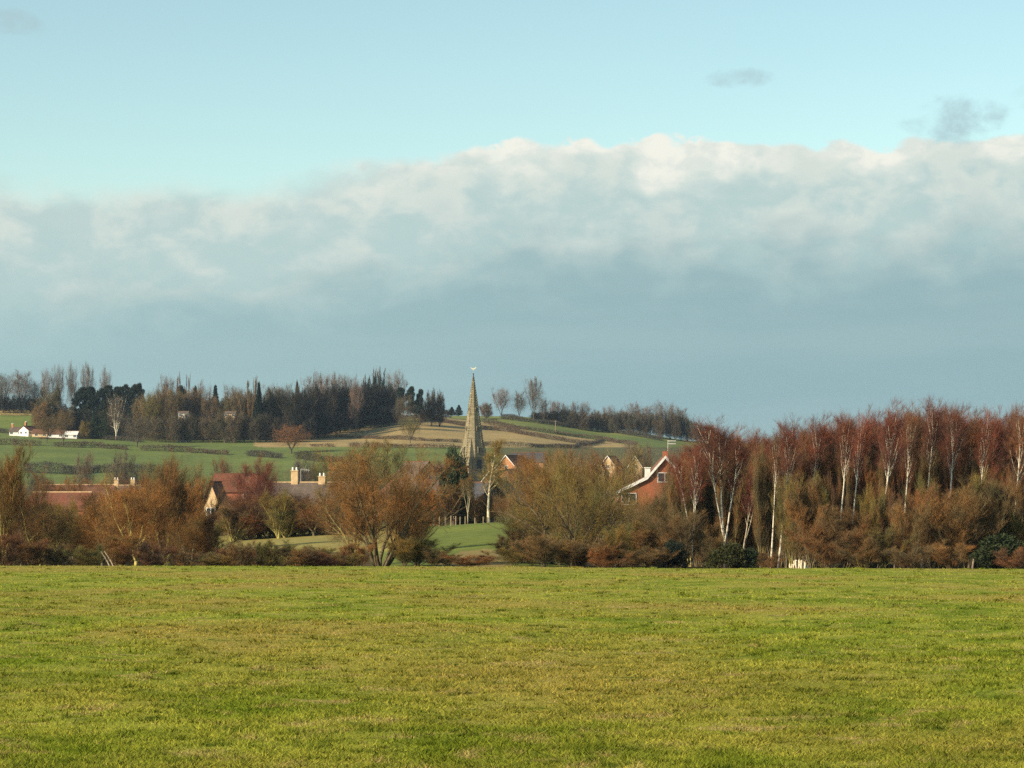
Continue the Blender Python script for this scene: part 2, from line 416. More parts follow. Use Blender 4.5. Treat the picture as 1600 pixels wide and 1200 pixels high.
# grass blades, thick close to the camera and thinning with distance
def grass():
    g = np.random.default_rng(5); n = 640000
    q = g.random(n); d = 1 / (1 / 14. + q * (1 / 168. - 1 / 14.)); u = g.uniform(-260, 1860, n)
    x = (u - 800) / F * d; y = d
    clump = np.sin(x * 3.1 + 2 * np.sin(y * .9)) * np.sin(y * 1.3 + x)
    h = (.011 + .022 * g.random(n) ** 2) * (1 + .35 * clump) * (1 + d / 130); wd = (.0022 + .00013 * d) * (.6 + .8 * g.random(n))
    lean_ = 1.1; t = np.clip(g.normal(.45, .30, n), 0, 1)
    # tussocks: denser, taller and darker bunches, each with its own middle
    m = 5200; q = g.random(m); dm = 1 / (1 / 14. + q * (1 / 166. - 1 / 14.)); xm = (g.uniform(-260, 1860, m) - 800) / F * dm; rm = g.uniform(.05, .17, m) * (1 + dm / 70)
    k = 34; i = np.repeat(np.arange(m), k); a = g.uniform(0, 6.283, m * k); r = np.abs(g.normal(0, .5, m * k)) * rm[i]
    x2 = xm[i] + np.cos(a) * r * 1.5; y2 = dm[i] + np.sin(a) * r; h2 = (.022 + .03 * g.random(m * k)) * (1 + dm[i] / 120) * (.7 + .5 * g.random(m))[i]; w2 = (.003 + .00015 * dm[i]) * (.6 + .8 * g.random(m * k))
    t2 = np.clip((g.random(m) * .55 - .1)[i] + g.normal(0, .15, m * k), 0, 1)
    x, y, h, wd, t = (np.concatenate(p) for p in ((x, x2), (y, y2), (h, h2), (wd, w2), (t, t2))); n = len(x)
    z = terrain(x, y) - .003
    a = g.uniform(0, 2 * np.pi, n); lx = g.normal(.0, lean_, n) * h; ly = g.normal(0, lean_, n) * h
    V = np.empty((n, 3, 3)); c, s = np.cos(a) * wd, np.sin(a) * wd * .6
    V[:, 0] = np.stack([x - c, y - s, z], -1); V[:, 1] = np.stack([x + c, y + s, z], -1); V[:, 2] = np.stack([x + lx, y + ly, z + h], -1)
    obj('grass', mesh('grass', V.reshape(-1, 3), np.arange(n * 3).reshape(-1, 3), None, M_GRASS, False, {'tint': np.repeat(t, 3)}),
        kind='stuff', label='short rough pasture grass, green with yellowed patches, filling the foreground', category='grass')
grass()

# ------------------------------------------------------------------ trees
def nrm(a): return a / np.maximum(np.linalg.norm(a, axis=-1, keepdims=True), 1e-9)

class Tree:
    def __init__(s, seed): s.g = np.random.default_rng(seed); s.tv = []; s.tq = []; s.nt = 0; s.V = []; s.T = []; s.n = 0; s.tint = []; s.env = None; s.ph = float(s.g.uniform(0, 6))
    def path(s, p, d, L, n, wob, up):
        P = [np.array(p, float)]; d = nrm(np.array(d, float))
        for k in range(n):
            d = nrm(d + s.g.normal(0, wob, 3) + np.array((0, 0, up))); P.append(P[-1] + d * L / n)
        return np.array(P)
    def tube(s, P, r0, r1, k=5):
        n = len(P); a = np.arange(k) * 2 * np.pi / k; D = nrm(np.gradient(P, axis=0)); ref = np.array((1., .3, 0.))
        A = nrm(np.cross(D, ref)); B = np.cross(D, A); r = (r0 + (r1 - r0) * np.linspace(0, 1, n) ** .85)[:, None, None]
        V = P[:, None] + r * (A[:, None] * np.cos(a)[None, :, None] + B[:, None] * np.sin(a)[None, :, None])
        i = np.arange(n * k).reshape(n, k) + s.nt; j = np.roll(i, -1, 1)
        s.tq.append(np.stack([i[:-1], j[:-1], j[1:], i[1:]], -1).reshape(-1, 4)); s.tv.append(V.reshape(-1, 3)); s.nt += n * k
    def sliv(s, P, D, w, tint):
        """tapering twig slivers from P along D, bent once"""
        if s.env is not None:
            c, ra, rb = s.env; e = P + D; q = np.hypot(e[:, 0], e[:, 1]) / ra; zz = (e[:, 2] - c) / rb; a = np.arctan2(e[:, 1], e[:, 0])
            lim = 1 + .20 * np.sin(a * 3 + s.ph) * np.sin(zz * 4 + s.ph * 2) + .12 * np.sin(a * 7 + zz * 9 + s.ph) + .08 * np.sin(a * 13 - zz * 15)
            k = np.sqrt(q * q + zz * zz) < lim + s.g.normal(0, .10, len(P)); P, D, tint = P[k], D[k], tint[k]
            if np.ndim(w): w = w[k]
        n = len(P); side = nrm(np.cross(D, s.g.normal(0, 1, (n, 3)))) * (np.asarray(w)[..., None] if np.ndim(w) else w)
        mid = P + D * .5 + s.g.normal(0, .05, (n, 3)) * np.linalg.norm(D, axis=1, keepdims=True)
        V = np.stack([P - side * .5, P + side * .5, mid + side * .38, mid - side * .38, P + D], 1).reshape(-1, 3)
        b = np.arange(n)[:, None] * 5 + s.n
        s.T.append(np.concatenate([b + [0, 1, 2], b + [0, 2, 3], b + [3, 2, 4]], 0).reshape(-1, 3)); s.V.append(V); s.n += n * 5
        s.tint.append(np.repeat(tint, 5)); return mid
    def done(s, name, bark, leafmat=None):
        tm = mesh(name + '_trunk', np.concatenate(s.tv), None, np.concatenate(s.tq), bark, True)
        cm = mesh(name + '_crown', np.concatenate(s.V), np.concatenate(s.T), None, leafmat or M_TWIG, False, {'tint': np.concatenate(s.tint)})
        co_ = np.concatenate(s.V); Hh = float(np.percentile(co_[:, 2], 99.3)); rr = float(np.percentile(np.hypot(co_[:, 0], co_[:, 1]), 95))
        return dict(trunk=tm, crown=cm, H=Hh, R=rr)

def bare(name, seed, H=10., stems=3, spread=.45, l1=9, l1len=.42, l1ang=.8, l2=8, l2len=.42, tw=10, twl=.9, sub=4, tww=.03, r0=.2,
         up1=.10, start=.25, trunkh=0., lean=(0, 0), wob=.09, bark=None, taper=.6, gust=0., up2=.05, droop=0., env=None, fill=0, tip=.12, br=1.):
    T = Tree(seed); g = T.g
    if env: T.env = (env[0] * H, env[1] * H, env[2] * H)
    starts = []
    if trunkh > 0:
        P = T.path((0, 0, 0), (lean[0], lean[1], 1), H * trunkh, 5, wob * .5, .02); T.tube(P, r0, r0 * .75, 7); b0 = P[-1]
    else: b0 = np.zeros(3)
    for i in range(stems):
        a = 2 * np.pi * (i + g.random() * .7) / stems; sp_ = spread * g.uniform(.45, 1.25)
        d = np.array((math.cos(a) * sp_ + lean[0], math.sin(a) * sp_ + lean[1], 1.))
        if stems == 1: d = np.array((lean[0], lean[1], 1.))
        L = H * (1 - trunkh) * g.uniform(.85, 1.05)
        p0 = b0 + np.array((math.cos(a), math.sin(a), 0)) * (r0 * .5 if trunkh == 0 and stems > 1 else r0 * .2)
        P = T.path(p0 - (np.array((0, 0, .3)) if trunkh == 0 else nrm(d) * .1), d, L, 9, wob, .03)
        rs = r0 * (1 if stems == 1 else .75 / math.sqrt(stems) + .18); T.tube(P, rs, rs * tip, 6); starts.append((P, L, rs))
    PP, DD, WW = [], [], []
    for P, L, rs in starts:
        for k in range(l1):
            t = start + (1 - start) * (k + g.random()) / l1; i = min(int(t * 9), 8); f = t * 9 - i; p = P[i] * (1 - f) + P[i + 1] * f
            ax = nrm(P[i + 1] - P[i]); a = g.uniform(0, 2 * np.pi)
            per = nrm(np.cross(ax, (math.cos(a), math.sin(a), .01))); an = l1ang * g.uniform(.7, 1.3) * (1 - .35 * t)
            Lb = L * l1len * (1 - taper * t) * g.uniform(.7, 1.25)
            Q = T.path(p, ax * math.cos(an) + per * math.sin(an), Lb, 6, wob * 1.5, up1); rb = rs * (1 - .85 * t) * .5
            T.tube(Q, max(rb * br, .012 * H / 10), .008 * H / 10, 4)
            for m in range(l2):
                s_ = .2 + .8 * (m + g.random()) / l2; j = min(int(s_ * 6), 5); ff = s_ * 6 - j
                ax2 = nrm(Q[j + 1] - Q[j]); PP.append(Q[j] * (1 - ff) + Q[j + 1] * ff)
                v = nrm(ax2 * 1.0 + nrm(g.normal(0, 1, 3)) * .75 + np.array((0, 0, up2)))
                DD.append(v * Lb * l2len * (1.15 - .5 * s_) * g.uniform(.7, 1.3)); WW.append(max(.010, rb * .45))
        for m in range(6):  # leader tips
            PP.append(P[-2]); DD.append(nrm(P[-1] - P[-2] + g.normal(0, .25, 3)) * L * .14); WW.append(.03)
    PP, DD, WW = np.array(PP), np.array(DD), np.array(WW)
    T.sliv(PP, DD, WW + tww, g.normal(.35, .12, len(PP)).clip(0, 1))
    if fill:    # finer twig ends spread through the crown in loose sprays
        m = 90; cd = nrm(g.normal(0, 1, (m, 3))) * (g.random((m, 1)) ** .45) * .95; c0, ra, rb = T.env; i = g.integers(0, m, fill)
        p = cd[i] + g.normal(0, .13, (fill, 3)); p = p * (ra, ra, rb) + (0, 0, c0); out = p - (0, 0, c0 - rb * 1.1)
        T.sliv(p, nrm(nrm(out) + g.normal(0, .75, (fill, 3)) + (gust, 0, up2)) * (twl * g.uniform(.5, 1.4, (fill, 1))), tww * .9, (g.normal(.55, .2, fill) + .55 * (g.random(m)[i] - .5)).clip(0, 1))
    # twigs, then twigs on the twigs
    n = len(PP); f = g.random((n, tw)); f = .1 + .9 * f
    p = (PP[:, None] + DD[:, None] * f[..., None]).reshape(-1, 3); ax = np.repeat(nrm(DD), tw, 0)
    d = nrm(ax + nrm(g.normal(0, 1, p.shape)) * .7 + np.array((gust, 0, up2 * 2.5 - droop)))
    L = (twl * g.uniform(.5, 1.3, len(p)))[:, None]
    D = d * L; T.sliv(p, D, tww, g.normal(.5, .18, len(p)).clip(0, 1))
    if sub:
        f = g.uniform(.15, 1, (len(p), sub)); q = (p[:, None] + D[:, None] * f[..., None]).reshape(-1, 3); ax = np.repeat(d, sub, 0)
        d2 = nrm(ax + nrm(g.normal(0, 1, q.shape)) * .75 + np.array((gust, 0, up2 * 2 - droop)))
        T.sliv(q, d2 * (twl * .55 * g.uniform(.5, 1.3, len(q)))[:, None], tww * .75, g.normal(.62, .2, len(q)).clip(0, 1))
    return T.done(name, bark or M_BARK)

def evergreen(name, seed, H=20., kind='pine', Rr=4., n=9000, size=.5, bark=None):
    T = Tree(seed); g = T.g
    P = T.path((0, 0, -.3), (g.normal(0, .03), 0, 1), H * .93, 8, .03, .02); T.tube(P, .016 * H, .004 * H, 6)
    cen, rad_ = [], []
    if kind == 'pine':
        m = 26
        for k in range(m):
            t = .38 + .60 * (k + g.random()) / m; rr = Rr * (1.05 - .75 * ((t - .45) / .55) ** 2 if t > .45 else .75)
            a = g.uniform(0, 6.28); q = rr * g.uniform(.35, .9); c = P[min(int(t * 8), 7)] * 1.; c = np.array((c[0] + q * math.cos(a), c[1] + q * math.sin(a), H * t * .97))
            cen.append(c); rad_.append((Rr * g.uniform(.26, .42), Rr * g.uniform(.14, .24)))
            T.tube(np.array([P[min(int(t * 7.5), 7)], (P[min(int(t * 7.5), 7)] + c) / 2 + (0, 0, .1), c]), .004 * H, .0015 * H, 4)
    elif kind == 'cone':
        m = 60
        for k in range(m):
            t = .05 + .93 * (k + g.random()) / m; rr = Rr * min(1, (1 - t) * 1.55 + .05) * (.8 + .2 * min(1, t * 6))
            a = k * 2.4 + g.random(); q = rr * .62
            cen.append(np.array((q * math.cos(a), q * math.sin(a), H * t))); rad_.append((max(rr * .48, .3), H * .055))
    else:  # bush
        m = 34
        for k in range(m):
            a = g.uniform(0, 6.28); e = g.uniform(0, 1); q = Rr * math.sqrt(max(0, 1 - e * e)) * g.uniform(.45, .85)
            cen.append(np.array((q * math.cos(a), q * math.sin(a), H * (.12 + .78 * e)))); rad_.append((Rr * g.uniform(.2, .36), H * g.uniform(.09, .17)))
    cen = np.array(cen); rad_ = np.array(rad_); i = g.integers(0, len(cen), n); dirs = nrm(g.normal(0, 1, (n, 3)))
    rr = g.uniform(.45, 1.12, n)[:, None]
    p = cen[i] + dirs * rr * np.stack([rad_[i, 0], rad_[i, 0], rad_[i, 1]], -1)
    d = nrm(dirs + g.normal(0, .6, (n, 3)) + (0, 0, .25)) * size * g.uniform(.6, 1.3, n)[:, None]
    T.sliv(p, d, size * .42, (g.normal(.42, .2, n) + .2 * (g.random(len(cen))[i] - .5)).clip(0, 1))
    return T.done(name, bark or M_BARK, M_LEAF)

VAR = {}
def variants(kind, n, fn): VAR[kind] = [fn(i) for i in range(n)]
# near the field edge
variants('round', 4, lambda i: bare('spreading_tree', 10 + i, 10, stems=5, spread=.8, l1=12, l1len=.48, l1ang=.85, l2=10, tw=12, twl=.75, sub=5, tww=.011, trunkh=.10, r0=.30, up1=.07, start=.18, wob=.11, env=(.56, .60, .46), fill=16000))
variants('upright', 4, lambda i: bare('upright_tree', 20 + i, 10, stems=6, spread=.30, l1=12, l1len=.34, l1ang=.55, l2=9, tw=12, twl=.75, sub=4, tww=.011, r0=.17, up1=.14, start=.10, up2=.22, wob=.13, env=(.52, .30, .50), fill=14000))
variants('scrub', 4, lambda i: bare('scrub', 30 + i, 5, stems=9, spread=.55, l1=8, l1len=.40, l1ang=.6, l2=7, tw=10, twl=.6, sub=4, tww=.012, r0=.06, up1=.12, start=.05, up2=.2, wob=.13))
variants('birch', 5, lambda i: bare('birch', 40 + i, 13, stems=1, l1=24, l1len=.20, l1ang=.60, l2=9, l2len=.55, tw=10, twl=.60, sub=5, tww=.0085, r0=.135, lean=(.095, 0), up1=.16, start=.66, taper=.10, wob=.008, br=.35, bark=M_BIRCH, up2=.15, gust=.10, tip=.34))
variants('birch_back', 4, lambda i: bare('birch_back', 140 + i, 13, stems=2, spread=.10, l1=26, l1len=.23, l1ang=.60, l2=9, l2len=.55, tw=14, twl=.62, sub=5, tww=.0095, r0=.15, lean=(.07, 0), up1=.14, start=.30, taper=.2, wob=.04, bark=M_BIRCH, up2=.12, gust=.12, trunkh=.15))
variants('forked_birch', 2, lambda i: bare('forked_birch', 50 + i, 13, stems=3, spread=.22, l1=15, l1len=.24, l1ang=.55, l2=9, l2len=.5, tw=12, twl=.62, sub=4, tww=.0085, r0=.115, trunkh=.22, up1=.14, start=.45, wob=.016, bark=M_BIRCH, up2=.12, taper=.25, tip=.3, br=.6))
variants('whip', 4, lambda i: bare('whip', 150 + i, 10, stems=10, spread=.17, l1=11, l1len=.28, l1ang=.34, l2=8, tw=11, twl=.8, sub=4, tww=.0105, r0=.15, up1=.16, start=.10, taper=.25, up2=.42, wob=.05))
variants('hero', 2, lambda i: bare('broad_tree', 160 + i, 10, stems=8, spread=.85, l1=14, l1len=.44, l1ang=.85, l2=10, tw=10, twl=.8, sub=4, tww=.010, r0=.40, up1=.05, start=.16, wob=.13, env=(.50, .68, .50), fill=3000))
variants('thin', 2, lambda i: bare('slender_tree', 55 + i, 13, stems=1, l1=26, l1len=.20, l1ang=.65, l2=7, tw=8, twl=.7, sub=3, tww=.014, r0=.13, up1=.12, start=.35, wob=.03, up2=.1))
# mid distance and hilltop: coarser twigs, since only their mass can be seen
variants('mid', 3, lambda i: bare('village_tree', 60 + i, 12, stems=5, spread=.65, l1=9, l1len=.45, l1ang=.8, l2=8, tw=8, twl=1.0, sub=3, tww=.028, trunkh=.12, r0=.3, start=.15, env=(.55, .56, .46), fill=9000))
variants('far', 4, lambda i: bare('hill_tree', 70 + i, 20, stems=6, spread=.50, l1=9, l1len=.42, l1ang=.75, l2=7, tw=6, twl=1.6, sub=3, tww=.040, trunkh=.12, r0=.38, start=.15, up1=.1, env=(.58, .42, .43), fill=6000))
variants('dense', 3, lambda i: bare('ivy_clad_tree', 76 + i, 20, stems=6, spread=.42, l1=12, l1len=.36, l1ang=.8, l2=8, tw=9, twl=1.7, sub=3, tww=.075, r0=.4, start=.04, up1=.1, env=(.48, .42, .53), fill=9000))
variants('poplar', 3, lambda i: bare('poplar', 80 + i, 26, stems=4, spread=.06, l1=20, l1len=.16, l1ang=.42, l2=6, tw=7, twl=1.5, sub=3, tww=.045, r0=.35, start=.10, up1=.2, taper=.3, trunkh=.1, up2=.3))
variants('pine', 4, lambda i: evergreen('pine', 90 + i, 20, 'pine', 4.6, 7000, .75))
variants('cone', 3, lambda i: evergreen('conifer', 95 + i, 20, 'cone', 4.0, 7000, .7))
variants('bush', 3, lambda i: evergreen('evergreen_bush', 98 + i, 4, 'bush', 2.4, 9000, .24))

TINT = dict(orange=(.295, .162, .066), rust=(.255, .135, .066), brown=(.215, .146, .076), olive=(.215, .176, .068), red=(.190, .078, .060), redb=(.20, .105, .066),
            grey=(.180, .145, .115), greyp=(.215, .165, .145), dark=(.105, .085, .055), pine=(.035, .055, .028), green=(.060, .090, .026), blue=(.022, .036, .026),
            autumn=(.30, .155, .085), gold=(.36, .25, .08))
BARKT = dict(birch=(1, 1, 1), forked_birch=(1, 1, 1))
rnd = random.Random(3)
def tree(name, label, kind, u, d, vtop, wpx=None, tint='brown', group=None, bark=None, rz=None, cat='tree', var=None, lean=0., sink=0.):
    vs = VAR[kind]; V = vs[var % len(vs)] if var is not None else rnd.choice(vs)
    b = ground(u, d); top = at(u, vtop, d)[2]; h = max(top - b[2], 1.) / V['H']
    s = h if wpx is None else (wpx * d / F) / (2 * V['R'])
    rz = rnd.uniform(0, 6.28) if rz is None else rz
    if kind in ('birch', 'birch_back'): rz = rnd.uniform(-.5, .5)
    e = empty(name, (b[0], b[1], b[2] - sink), rz, label=label, category=cat, group=group)
    e.scale = (s, s, h)
    if lean: e.rotation_euler = (0, lean, rz)
    tr = obj('trunk', V['trunk'], e); cr = obj('crown' if cat == 'tree' else 'branches', V['crown'], e)
    c = tuple(q * .80 for q in TINT[tint]) if isinstance(tint, str) and kind != 'pine' and kind != 'cone' else TINT[tint] if isinstance(tint, str) else tint
    cr.color = (*c, 1)
    bk = bark or BARKT.get(kind, (.17, .14, .085)); tr.color = (*bk, 1)
    return e

# ------------------------------------------------------------------ the wood of birches on the right
GB = 'birches in the wood on the right'
for (lab, kd, ub, d, vt, w_, tn, vr, ln) in [
    ('birch with three white trunks fanning out, right of the brick house', 'forked_birch', 1082, 203, 697, 62, 'red', 0, 0),
    ('forked white birch rising above the green bush, its crown clear of the wood', 'forked_birch', 1133, 205, 655, 92, 'red', 1, 0),
    ('white birch with the straightest full-length trunk, left end of the birch wood', 'birch', 1216, 206, 652, 62, 'red', 0, .02),
    ('thin white birch stem close to the left of the full-length birch', 'birch', 1204, 214, 672, 50, 'redb', 1, .0),
    ('birch with a faint white stem, second dark red crown of the wood', 'birch', 1258, 216, 652, 58, 'red', 2, .03),
    ('birch with pale leaning stem showing in the upper half, above the orange scrub', 'birch', 1305, 212, 648, 60, 'red', 3, .03),
    ('bright white birch stem leaning right, close to the middle of the birch wood', 'birch', 1324, 210, 645, 60, 'red', 4, .03),
    ('brightest longest white birch stem, leaning right under a tall red crown', 'birch', 1370, 208, 632, 70, 'red', 0, .04),
    ('birch with a shorter pale stem just right of the brightest birch', 'birch', 1406, 214, 640, 56, 'redb', 1, .03),
    ('tallest birch of the wood with a pinkish stem near its top', 'birch', 1440, 216, 622, 66, 'red', 2, .02),
    ('birch with a short white fork high above the orange thicket', 'birch', 1474, 211, 634, 62, 'red', 3, .03),
    ('birch with a reddish pale stem, fourth crown from the right edge', 'birch', 1519, 212, 638, 62, 'red', 4, .03),
    ('birch with a V of pale limbs near the right edge of the photo', 'birch', 1578, 210, 636, 64, 'redb', 1, .03),
]:
    tree('birch_tree', lab, kd, ub, d, vt, w_, tn, GB, var=vr, lean=ln)
rnd.seed(11)
for i, (u, vt) in enumerate([(1150, 672), (1186, 680), (1172, 694), (1240, 662), (1282, 655), (1296, 668), (1342, 642), (1352, 664), (1392, 634), (1424, 640), (1456, 634), (1466, 652), (1500, 642), (1506, 655),
                             (1544, 645), (1560, 655), (1598, 642), (1640, 638), (1672, 640), (1128, 668), (1212, 674), (1264, 668), (1312, 655), (1328, 652), (1374, 650), (1410, 645), (1440, 640), (1478, 645), (1526, 648), (1578, 648), (1615, 650)]):
    tree('birch_tree', 'dark red birch crown packed among the pale-stemmed birches of the wood', 'birch_back', u - 12, 218 + rnd.uniform(0, 22), vt, rnd.uniform(66, 84), rnd.choice(['red', 'redb', 'red']),
         'birch crowns packed inside the wood', var=i, lean=rnd.uniform(0, .04), bark=(.62, .6, .55))
for i in range(34):
    u = 1068 + i * 17 + rnd.uniform(-6, 6)
    vt = np.interp(u, [1060, 1120, 1200, 1300, 1450, 1650], [706, 686, 684, 668, 648, 652]) + rnd.uniform(-6, 14)
    tree('slender_tree', 'thin brown leafless tree filling the wood behind the birches', rnd.choice(['upright', 'upright', 'thin']), u, 246 + rnd.uniform(0, 26), vt, rnd.uniform(60, 85), rnd.choice(['redb', 'redb', 'rust', 'red']),
         'slender trees behind the birches')
for i in range(16):
    u = 1075 + i * 37 + rnd.uniform(-10, 10)
    tree('slender_tree', 'dull brown tree standing among the birch stems, lower than their crowns', 'whip', u, 222 + rnd.uniform(0, 12), rnd.uniform(722, 760), rnd.uniform(70, 95), rnd.choice(['brown', 'olive', 'redb', 'brown']),
         'brown trees between the birch stems')
# front thicket
GT = 'thicket along the front of the birch wood'
for lab, kd, u, d, vt, w_, tn in [
    ('brown leafless thicket under the three-stemmed birch', 'whip', 1066, 197, 800, 90, 'brown'),
    ('dark twiggy bush between the forked birch and the evergreen bush', 'scrub', 1108, 196, 832, 70, 'brown'),
    ('olive-stemmed young tree just right of the full-length birch', 'whip', 1238, 200, 748, 54, 'olive'),
    ('orange-brown bush right above the pile of pale cut wood', 'whip', 1268, 197, 782, 78, (.225, .140, .062)),
    ('low orange thicket with arching twigs, right of the pale wood pile', 'scrub', 1300, 193, 815, 110, 'rust'),
    ('rust brown young tree below the bright leaning birches', 'whip', 1322, 198, 797, 84, 'rust'),
    ('sprawling bush with low olive limbs, left of the mossy trunk', 'scrub', 1352, 192, 838, 100, 'brown'),
    ('leafless tree with a mossy yellow-green trunk at the field edge', 'whip', 1378, 194, 822, 70, 'olive'),
    ('orange willow-like tree with upright twigs in the middle of the thicket', 'whip', 1424, 195, 782, 88, (.225, .140, .062)),
    ('tall orange-brown tree beneath the tallest birch', 'whip', 1456, 199, 762, 84, 'rust'),
    ('brown upright tree right of the tall orange-brown one', 'whip', 1492, 197, 776, 84, (.225, .140, .062)),
    ('brown thicket with a yellowish stem left of the right-hand green bush', 'whip', 1530, 198, 752, 84, 'brown'),
    ('purplish brown twiggy tree behind the right-hand green bush', 'whip', 1566, 201, 738, 86, 'redb'),
    ('brown tree cut by the right edge of the photo', 'whip', 1602, 199, 745, 90, 'brown'),
    ('low russet scrub at the foot of the birch wood, right of the evergreen bush', 'scrub', 1196, 193, 862, 62, 'rust'),
    ('low dark scrub at the field edge under the orange willow-like tree', 'scrub', 1420, 190, 850, 84, 'brown'),
    ('low brown scrub at the field edge beneath the brown upright trees', 'scrub', 1486, 190, 846, 84, (.225, .140, .062)),
    ('low purplish scrub in the bottom right of the thicket', 'scrub', 1590, 190, 856, 90, 'redb')]:
    tree('thicket_tree' if kd == 'whip' else 'leafless_shrub', lab, kd, u, d, vt, w_, tuple(.62 * q + .38 * r * .8 for q, r in zip(tn if not isinstance(tn, str) else [.8 * z for z in TINT[tn]], (.19, .125, .068))), GT, cat='tree' if kd == 'whip' else 'shrub', bark=(.30, .27, .08) if 'mossy' in lab or 'olive' in lab else None)
rnd.seed(77)
for i in range(40):
    u = 1060 + i * 14.2 + rnd.uniform(-5, 5)
    tree('slender_tree', 'slim upright brown tree woven between the pale birch stems, just behind the thicket', 'whip', u, 219 + rnd.uniform(0, 4), rnd.uniform(712, 760), rnd.uniform(40, 62),
         rnd.choice(['brown', 'olive', 'rust', 'orange', 'brown']), 'slim trees between thicket and birches', bark=rnd.choice([(.17, .14, .085), (.33, .28, .11)]))
for lab, u, vt, w_, tn in [('mid-green evergreen bush below the forked birch at the field edge', 1140, 850, 64, (.055, .060, .022)),
                           ('dark evergreen bush at the right of the mid-green one', 1170, 858, 44, 'pine'),
                           ('blue-green conifer bush left of the three-stemmed birch', 1052, 846, 44, 'blue'),
                           ('dark green bush near the right edge of the thicket', 1562, 838, 86, (.036, .050, .022))]:
    tree('evergreen_bush', lab, 'bush', u, 194, vt, w_, tn, 'evergreen bushes at the field edge', cat='bush')

rnd.seed(41)
for i in range(26):
    u = 1190 + i * 16.5 + rnd.uniform(-6, 6)
    tree('slender_tree', 'tall narrow brown tree standing level with the pale birch stems', 'whip', u, rnd.uniform(216.5, 218.5), rnd.uniform(692, 742), rnd.uniform(30, 44), rnd.choice(['brown', 'redb', 'rust', 'redb', 'brown']),
         'narrow trees between the birch stems', bark=rnd.choice([(.17, .14, .085), (.26, .22, .11)]))
rnd.seed(31)
for i in range(24):
    u = 1246 + i * 15.6 + rnd.uniform(-5, 5)
    tree('thicket_tree', 'upright brown tree in the dense front row of the thicket hiding the birches\' feet', 'whip', u, rnd.uniform(198, 202), rnd.choice([rnd.uniform(740, 770), rnd.uniform(765, 815), rnd.uniform(765, 815)]), rnd.uniform(38, 60),
         rnd.choice(['brown', 'olive', 'rust', 'brown', 'redb', 'olive']), 'front row of the thicket', bark=rnd.choice([(.17, .14, .085), (.30, .26, .11)]))

# ------------------------------------------------------------------ the belt of trees left and middle
GL = 'leafless trees along the far edge of the pasture'
OL = (.40, .34, .12)
for lab, kd, u, d, vt, w_, tn, bk in [
    ('big orange-brown tree cut by the left edge of the photo', 'whip', 4, 205, 702, 110, 'orange', OL),
    ('rust-coloured tree behind the one at the left edge', 'round', 34, 232, 742, 90, 'rust', None),
    ('brown tree below the left end of the long red-brown roof', 'round', 64, 206, 786, 110, 'brown', OL),
    ('dark olive tree with ivy, below the long red-brown roof', 'round', 92, 214, 782, 90, 'olive', OL),
    ('orange bushy tree just right of the long roof\'s dark gable', 'round', 160, 206, 782, 110, 'orange', None),
    ('spreading tree with leaning yellow stems, left of the pale gable', 'round', 214, 199, 748, 130, 'orange', (.42, .34, .12)),
    ('tall twiggy tree with straight stems left of the pale gable', 'whip', 262, 218, 726, 80, 'rust', OL),
    ('brown round-headed tree rising over the green field, left of the pale gable', 'round', 284, 300, 714, 70, 'brown', None),
    ('small dark red tree showing above the red roof', 'mid', 346, 640, 716, 40, 'redb', None),
    ('orange-brown tree below the pale pointed gable', 'round', 300, 206, 800, 70, 'orange', None),
    ('dark-stemmed tree below the red roof', 'whip', 362, 338, 790, 60, 'brown', OL),
    ('red-brown round tree on the right of the red roof', 'round', 404, 345, 716, 100, 'red', None),
    ('purplish brown tree below the red-brown round one', 'round', 394, 340, 772, 80, 'redb', None),
    ('tree with a bundle of yellow-olive stems below the chimneys', 'whip', 436, 336, 768, 76, 'olive', (.42, .36, .13)),
    ('small orange bush-like tree in front of the grey roof', 'round', 484, 342, 790, 90, 'orange', None),
    ('brown tree at the left shoulder of the big central tree', 'round', 546, 345, 745, 84, 'rust', None),
    ('big spreading orange-brown tree with dark forked trunk in the centre', 'hero', 594, 196, 700, 216, 'orange', (.13, .105, .06)),
    ('brown tree with olive stems leaning out at the left of the central forked trunk', 'round', 556, 208, 738, 130, 'brown', (.33, .28, .12)),
    ('thin rusty tree at the right of the central forked trunk', 'upright', 634, 214, 742, 80, 'orange', (.3, .2, .1)),
    ('slim brown tree at the right shoulder of the big central tree', 'upright', 650, 250, 762, 60, 'brown', None),
    ('big spreading olive-brown tree with dark trunk, left of the brick house', 'hero', 903, 200, 702, 206, 'olive', (.15, .11, .065)),
    ('rusty brown tree behind the left half of the big olive one', 'round', 850, 260, 708, 110, 'orange', None),
    ('rusty brown tree just left of the brick house', 'round', 922, 262, 712, 76, 'rust', None),
    ('olive tree with arching limbs under the brick house', 'scrub', 976, 204, 812, 110, 'olive', (.3, .24, .11)),
    ('brown tree hiding the foot of the brick house', 'upright', 1012, 214, 775, 80, 'brown', None),
    ('thin brown tree in front of the brick house\'s gable', 'upright', 1040, 236, 757, 56, 'brown', None),
    ('dull brown tree between the brick house and the birches', 'upright', 1070, 244, 716, 60, 'redb', None)]:
    tree('leafless_tree', lab, kd, u, d, vt, w_, tn, GL, bark=bk)
GS = 'scrub along the far edge of the pasture'
